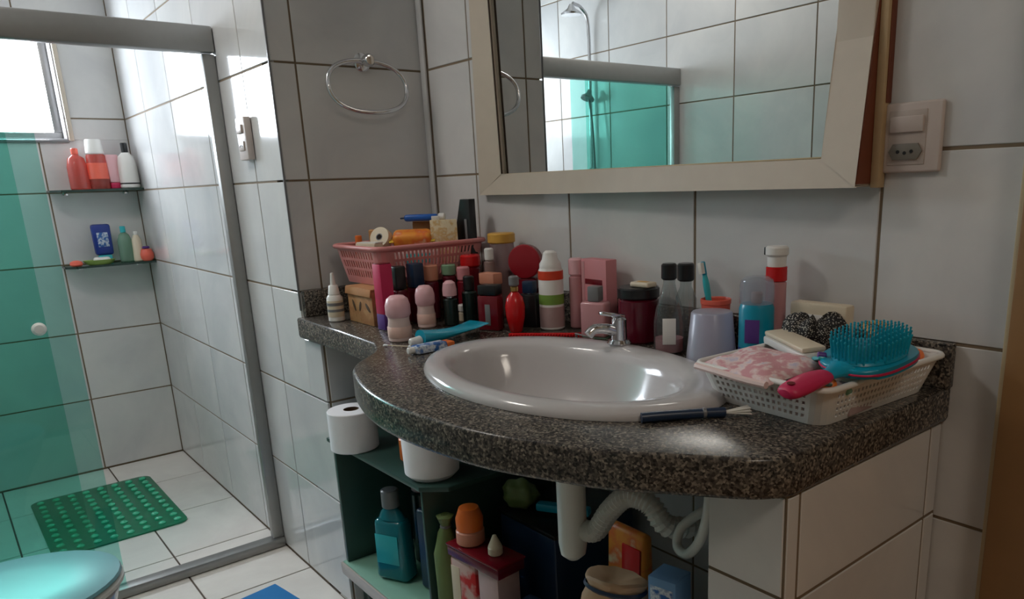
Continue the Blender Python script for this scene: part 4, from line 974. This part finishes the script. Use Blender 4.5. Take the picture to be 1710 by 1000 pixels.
t = thing('hair_clip', 'aqua hair clip lying beside the brush neck', 'hair clip', (-0.585, 0.960, ZW + 0.075), 0.0, gw, rot=(0.1, 0.25, 2.3))
link('arm', box((0, 0, 0), (0.055, 0.012, 0.006), 0.0025), M['aqua'], t); link('spring', mx(lathe(cp(0.005, -0.006, 0.006, 0.001), 12), TR(-0.022, 0, 0.004) @ RX(PI / 2)), M['purple'], t)
def hairtie(x, y, z, r, m, lab, tl=0.2, rz=0.0, k=0.004):
    t = thing('hair_tie', lab, 'hair tie', (x, y, z), 0, gw, rot=(tl, 0.05, rz))
    link('band', tube([(r * math.cos(2 * PI * i / 24), r * 0.8 * math.sin(2 * PI * i / 24), 0.002 * math.sin(4 * PI * i / 24)) for i in range(24)], k, 8, closed=True), M[m], t)
hairtie(-0.566, 0.908, ZW + 0.056, 0.016, 'lime', 'lime green hair tie at the front wall of the white basket')
hairtie(-0.540, 0.905, ZW + 0.056, 0.013, 'orange', 'thin orange hair tie next to the lime one', 0.3, 0.5, 0.003)
hairtie(-0.545, 1.154, ZW + 0.052, 0.017, 'orange', 'thick orange hair tie in the far corner of the white basket', 0.2, 0.4, 0.006)
hairtie(-0.572, 0.922, ZW + 0.034, 0.014, 'black', 'black hair tie under the lime one', 0.1, 0.1, 0.003)
pot('lip_balm', 'small red lip balm stick lying under the brush', 'lip balm', (-0.553, 0.948), ZW + 0.034, [('tube', mx(lathe(cp(0.009, -0.03, 0.012, 0.002), 16), RX(PI / 2)), 'red'), ('cap', mx(lathe(cp(0.0092, 0.0123, 0.03, 0.002), 16), RX(PI / 2)), 'white')], gw)
t = thing('hair_bow', 'mint green ribbon bow beside the red lip balm', 'bow', (-0.535, 0.925, ZW + 0.046), 0.2, gw)
for s_ in (-1, 1): link('loop', mx(lathe([(0, -0.009), (0.006, -0.006), (0.007, 0.004), (0.003, 0.01), (0, 0.011)], 14, 1, 0.6), TR(s_ * 0.012, 0, 0) @ RY(s_ * PI / 2)), M['greenclear'], t)
link('knot', lathe([(0, -0.004), (0.004, 0), (0, 0.004)], 10), M['aqua'], t)
t = thing('tissue_pack', 'cream tissue pack standing at the rear of the white basket', 'tissue pack', (-0.706, 1.160, ZW), 0.02, gw)
link('body', box((0, 0, 0.0595), (0.108, 0.028, 0.119), 0.004), M['cream'], t); link('flap', box((0.0, -0.0145, 0.075), (0.07, 0.001, 0.05), 0.0003), M['white'], t)
t = thing('hair_claw', 'honey coloured hair claw at the rear of the white basket', 'hair claw', (-0.592, 1.142, ZW + 0.074), 0.0, gw, rot=(0.2, 0.1, -0.3))
for s_ in (-1, 1):
    link('jaw', tube(spline([(-0.032, s_ * 0.002, 0.016), (-0.012, s_ * 0.012, 0.021), (0.014, s_ * 0.014, 0.014), (0.034, s_ * 0.008, 0.0)], 5), [0.003 + 0.003 * math.sin(PI * k / 15) for k in range(16)], 8, sy=0.7), M['claw'], t)
    bm = bmesh.new()
    for k in range(5): tube([(-0.012 + k * 0.010, s_ * 0.013, 0.017 - k * 0.002), (-0.012 + k * 0.010, s_ * 0.010, 0.004 - k * 0.002), (-0.012 + k * 0.010, 0.0, -0.004 - k * 0.002)], [0.0026, 0.002, 0.001], 6, bm=bm)
    link('teeth', bm, M['claw'], t)
link('hinge', mx(lathe(cp(0.0045, -0.008, 0.008, 0.001), 12), TR(-0.028, 0, 0.017) @ RX(PI / 2)), M['gold'], t)
t = thing('toy_block', 'assorted cardboard sleeve lying on the white basket floor', 'sleeve', (-0.60, 1.035, ZW), 0.0, gw)
t.name = 'card_sleeve'; t['label'] = 'flat pale carton lying on the floor of the white basket under everything'; t['category'] = 'carton'
link('body', box((-0.002, 0.012, 0.024), (0.15, 0.19, 0.048), 0.003), M['greypack'], t); link('flap', box((-0.002, -0.06, 0.0485), (0.14, 0.03, 0.001), 0.0003), M['cream'], t)

# ------------------------------------------------------------------ under the counter
BZ = 0.155
t = thing('base_board', 'lit green board shelf spanning the bottom of the counter recess', 'shelf', (0, 0, BZ))
link('board', box(((-1.966 - 0.641) / 2, (0.752 + Y2 - 0.004) / 2, -0.019), (1.966 - 0.643, Y2 - 0.004 - 0.752, 0.038), 0.003), M['litgreen'], t)
link('front_edge', box(((-1.966 - 0.641) / 2, 0.749, -0.019), (1.966 - 0.643, 0.006, 0.036), 0.002), M['plate2'], t)
for x_ in (-1.94, -0.665): link('foot', box((x_, 0.95, -0.0965), (0.04, 0.3, 0.1165), 0.002), M['darkshelf'], t)
t = thing('shelf_rack', 'dark green open rack standing on the board under the counter', 'rack', (0, 0, BZ + 0.0005))
link('side_panel', box((-1.948, 0.95, 0.185), (0.012, 0.38, 0.370), 0.002), M['darkshelf'], t)
link('side_panel', box((-1.462, 0.95, 0.185), (0.010, 0.38, 0.370), 0.002), M['darkshelf'], t)
link('top_shelf', prism([(-1.954, 0.745), (-1.452, 0.750), (-1.405, 0.80), (-1.40, 0.90), (-1.40, 1.14), (-1.954, 1.14)], 0.3705, 0.3825, 0.002, 2), M['darkshelf'], t)
link('back_panel', box((-1.705, 1.135, 0.185), (0.474, 0.008, 0.368), 0.002), M['darkshelf'], t)
ZR = BZ + 0.0005 + 0.383
t = pot('toilet_roll', 'white toilet paper roll standing at the outer end of the rack top', 'toilet roll', (-1.820, 0.768), ZR,
    [('paper', [(0.020, 0), (0.0600, 0), (0.0620, 0.002), (0.0620, 0.103), (0.0600, 0.105), (0.020, 0.105), (0.020, 0)], 'paper'), ('core', [(0.0185, 0.0), (0.0199, 0.0), (0.0199, 0.1052), (0.0185, 0.1052), (0.0185, 0.0)], 'kraftdark')], n=40)
pot('tub', 'small white tub with orange band on the rack top', 'tub', (-1.628, 0.832), ZR, [('body', cp(0.030, 0, 0.06, 0.004), 'orange'), ('lid', cp(0.031, 0.0603, 0.095, 0.003), 'cream')])
pot('toilet_roll', 'white paper roll on the rack top half hidden by the counter edge', 'toilet roll', (-1.500, 0.815), ZR,
    [('paper', [(0.018, 0), (0.052, 0), (0.064, 0.012), (0.066, 0.10), (0.064, 0.105), (0.018, 0.105), (0.018, 0)], 'paper'), ('core', [(0.0165, 0.0), (0.0179, 0.0), (0.0179, 0.1052), (0.0165, 0.1052), (0.0165, 0.0)], 'kraft')], n=40)
ZL = BZ + 0.001
gu = 'bottles and packs stored under the counter'
t = thing('mouthwash_bottle', 'teal mouthwash bottle with pale label on the lower board', 'bottle', (-1.765, 0.825, ZL), 0.45, gu)
t.scale = (1.22, 1.15, 1.0)
link('body', box((0, 0, 0.0895), (0.088, 0.05, 0.179), 0.014, seg=3, taper=(0.9, 0.9)), M['tealclear'], t)
link('label', box((-0.004, -0.0247, 0.095), (0.06, 0.001, 0.085), 0.0003), M['aqua'], t)
link('shoulder', lathe([(0, 0.178), (0.034, 0.178), (0.026, 0.198), (0.014, 0.21), (0, 0.21)], 20, 1, 0.6), M['tealclear'], t)
link('cap', lathe(cp(0.020, 0.2103, 0.262, 0.003), 24), M['grey'], t)
t = thing('mouthwash_bottle', 'deep blue bottle beside the teal mouthwash', 'bottle', (-1.640, 0.880, ZL), 0.2, gu)
link('body', box((0, 0, 0.115), (0.075, 0.06, 0.23), 0.012, seg=3), M['navy'], t); link('cap', lathe(cp(0.018, 0.2303, 0.275, 0.003), 20), M['black'], t)
pot('spray_bottle', 'grey-capped clear bottle behind the teal mouthwash', 'bottle', (-1.800, 0.935), ZL, [('body', cp(0.030, 0, 0.215, 0.006), 'bottlegreen'), ('cap', cp(0.025, 0.2153, 0.28, 0.004), 'greypack')], gu)
t = thing('green_bag', 'limp olive green plastic bag beside the rack partition', 'bag', (-1.418, 0.792, ZL), 0.3, gu)
bm = lathe([(0, 0), (0.028, 0), (0.033, 0.02), (0.032, 0.12), (0.030, 0.22), (0.018, 0.27), (0.010, 0.285), (0.020, 0.31), (0.010, 0.314), (0, 0.31)], 22)
for v in bm.verts:
    a = math.atan2(v.co.y, v.co.x); k = 1 + 0.08 * math.sin(5 * a + 30 * v.co.z); v.co.x *= k; v.co.y *= k
link('body', bm, M['olive'], t); link('tie', lathe([(0.0115, 0.281), (0.0135, 0.285), (0.0115, 0.289)], 14), M['grey'], t)
t = thing('wrapped_pack', 'red and white pack on the lower board', 'pack', (-1.335, 0.805, ZL), 0.15, gu)
link('body', box((0, 0, 0.1175), (0.085, 0.06, 0.235), 0.008), M['redwhite'], t); link('label', box((-0.024, -0.0305, 0.17), (0.028, 0.001, 0.09), 0.0003), M['cream'], t)
t = thing('carton', 'grey carton beside the red and white pack', 'box', (-1.245, 0.815, ZL), 0.05, gu)
link('body', box((0, 0, 0.1165), (0.07, 0.06, 0.233), 0.002), M['greypack'], t); link('flap', box((0, 0, 0.234), (0.068, 0.055, 0.002), 0.0004), M['cream'], t)
t = thing('flat_box', 'dark red flat box lying across the two packs', 'box', (-1.290, 0.812, ZL + 0.2355), 0.08, gu)
link('body', box((0, 0, 0.013), (0.18, 0.075, 0.024), 0.003), M['maroon'], t); link('lid', box((0, 0, 0.0285), (0.184, 0.079, 0.006), 0.002), M['darkred'], t)
pot('cleaner_bottle', 'orange-capped squat bottle on the dark red box', 'bottle', (-1.338, 0.808), ZL + 0.2675, [('body', cp(0.032, 0, 0.035, 0.004), 'peach'), ('cap', [(0, 0.0353), (0.030, 0.0353), (0.031, 0.06), (0.022, 0.085), (0, 0.09)], 'orange')], gu)
pot('dispenser', 'small beige cone-topped dispenser on the dark red box', 'dispenser', (-1.252, 0.815), ZL + 0.2675, [('body', cp(0.016, 0, 0.02, 0.003), 'cream'), ('top', [(0, 0.0203), (0.015, 0.0203), (0.004, 0.045), (0, 0.046)], 'cream')], gu)
t = thing('storage_crate', 'dark navy storage crate at the back of the recess', 'crate', (-1.28, 1.04, ZL), 0.0, gu)
link('body', box((0, 0, 0.145), (0.21, 0.24, 0.29), 0.008), M['navy'], t); link('rim', box((0, 0, 0.296), (0.22, 0.25, 0.012), 0.004), M['black'], t)
t = thing('cloth_bundle', 'olive green cleaning cloth bundle heaped on the navy crate', 'cloth', (-1.345, 0.955, ZL + 0.3035), 0.4, gu)
bm = bmesh.new(); bmesh.ops.create_icosphere(bm, subdivisions=3, radius=1.0)
for v in bm.verts:
    d = v.co.normalized(); k = 1 + 0.12 * math.sin(6 * d.x + 4 * d.y) + 0.08 * math.sin(9 * d.z + 5 * d.y)
    v.co = Vector((d.x * 0.045 * k, d.y * 0.032 * k, max(0.0, 0.034 + d.z * 0.036 * k)))
link('fold', bm, M['olive'], t, ang=80)
t = thing('cleaning_brush', 'blue brush lying on top of the navy crate', 'brush', (-1.235, 0.995, ZL + 0.3035), 0.5, gu)
link('handle', box((0, 0, 0.018), (0.13, 0.026, 0.02), 0.006), M['teal'], t); link('bristles', box((0.035, 0, 0.004), (0.05, 0.024, 0.008), 0.002), M['navy'], t)
t = thing('carton', 'dark blue carton on the lower board before the tan bag', 'box', (-1.105, 0.805, ZL), 0.15, gu)
link('body', box((0, 0, 0.105), (0.085, 0.06, 0.21), 0.002), M['navy'], t); link('label', box((0, -0.0305, 0.15), (0.05, 0.001, 0.05), 0.0003), M['deepblue'], t)
# drain, siphon, hoses
t = thing('sink_siphon', 'white plastic bottle siphon with corrugated hose under the basin', 'siphon', (-1.015, 0.838, 0))
link('bottle_trap', lathe([(0, 0.495), (0.012, 0.497), (0.024, 0.508), (0.0275, 0.53), (0.0275, 0.66), (0.0285, 0.664), (0.0285, 0.698), (0, 0.698)], 28), M['pvc'], t)
link('collar', lathe(cp(0.032, 0.698, 0.7125, 0.003), 28), M['pvc'], t)
bm = bmesh.new(); path = spline([(0.024, 0.01, 0.56), (0.052, 0.014, 0.568), (0.082, 0.022, 0.615), (0.120, 0.032, 0.652), (0.160, 0.046, 0.645), (0.190, 0.066, 0.605), (0.20, 0.18, 0.585), (0.19, 0.365, 0.58)], 12)
tube(path, [0.0185 + 0.0022 * (1 if k % 2 else -1) for k in range(len(path))], 12, bm=bm)
link('corrugated_hose', bm, M['pvc'], t, ang=20)
t = thing('supply_hose', 'white flexible water hose looping beside the siphon', 'hose', (0, 0, 0))
link('tube', tube(spline([(-0.690, 0.845, 0.765), (-0.692, 0.845, 0.70), (-0.712, 0.85, 0.64), (-0.748, 0.86, 0.598), (-0.778, 0.87, 0.60), (-0.778, 0.885, 0.63), (-0.745, 0.92, 0.665), (-0.72, 1.0, 0.68), (-0.72, 1.195, 0.66)], 10), 0.0085, 10), M['pvc'], t)
link('nut', lathe(cp(0.012, 0.764, 0.7955, 0.002), 8, c=(-0.690, 0.845, 0)), M['chrome'], t)
t = thing('tan_bag', 'tan plastic bag gathered at the top in front of the siphon', 'bag', (-0.872, 0.812, ZL), 0.35, gu)
bm = lathe([(0, 0), (0.058, 0), (0.074, 0.02), (0.080, 0.14), (0.078, 0.26), (0.070, 0.32), (0.058, 0.345), (0.052, 0.352), (0.060, 0.368), (0.052, 0.372), (0.02, 0.360), (0, 0.358)], 28, 1.0, 0.55)
for v in bm.verts:
    a = math.atan2(v.co.y, v.co.x); k = 1 + 0.05 * math.sin(7 * a + 20 * v.co.z) + 0.03 * math.sin(3 * a - 14 * v.co.z); v.co.x *= k; v.co.y *= k
link('body', bm, M['bag'], t, ang=60); link('tie', lathe([(0.0545, 0.345), (0.0585, 0.350), (0.0545, 0.355)], 24, 1.05, 0.58), M['navy'], t)
t = thing('snack_pack', 'orange and red pouch behind the tan bag', 'pack', (-0.990, 0.965, ZL), 0.0, gu)
link('body', box((0, 0, 0.185), (0.11, 0.05, 0.37), 0.012, seg=3, taper=(1.0, 0.5)), M['flowerpack'], t); link('front_panel', box((0.02, -0.0185, 0.25), (0.05, 0.004, 0.18), 0.001, rot=Matrix.Rotation(-0.034, 3, 'X')), M['red'], t)
t = thing('carton', 'light blue and white carton by the recess end wall', 'box', (-0.752, 0.822, ZL), 0.2, gu)
link('body', box((0, 0, 0.21), (0.052, 0.05, 0.42), 0.002), M['skyblue'], t); link('label', box((0.0, -0.0255, 0.36), (0.042, 0.001, 0.09), 0.0003), M['bluepack'], t)
t = thing('carton', 'dark green carton behind the light blue one', 'box', (-0.720, 1.03, ZL), 0.1, gu)
link('body', box((0, 0, 0.17), (0.09, 0.08, 0.34), 0.002), M['bottlegreen'], t); link('flap', box((0, 0, 0.3415), (0.085, 0.07, 0.003), 0.0005), M['black'], t)
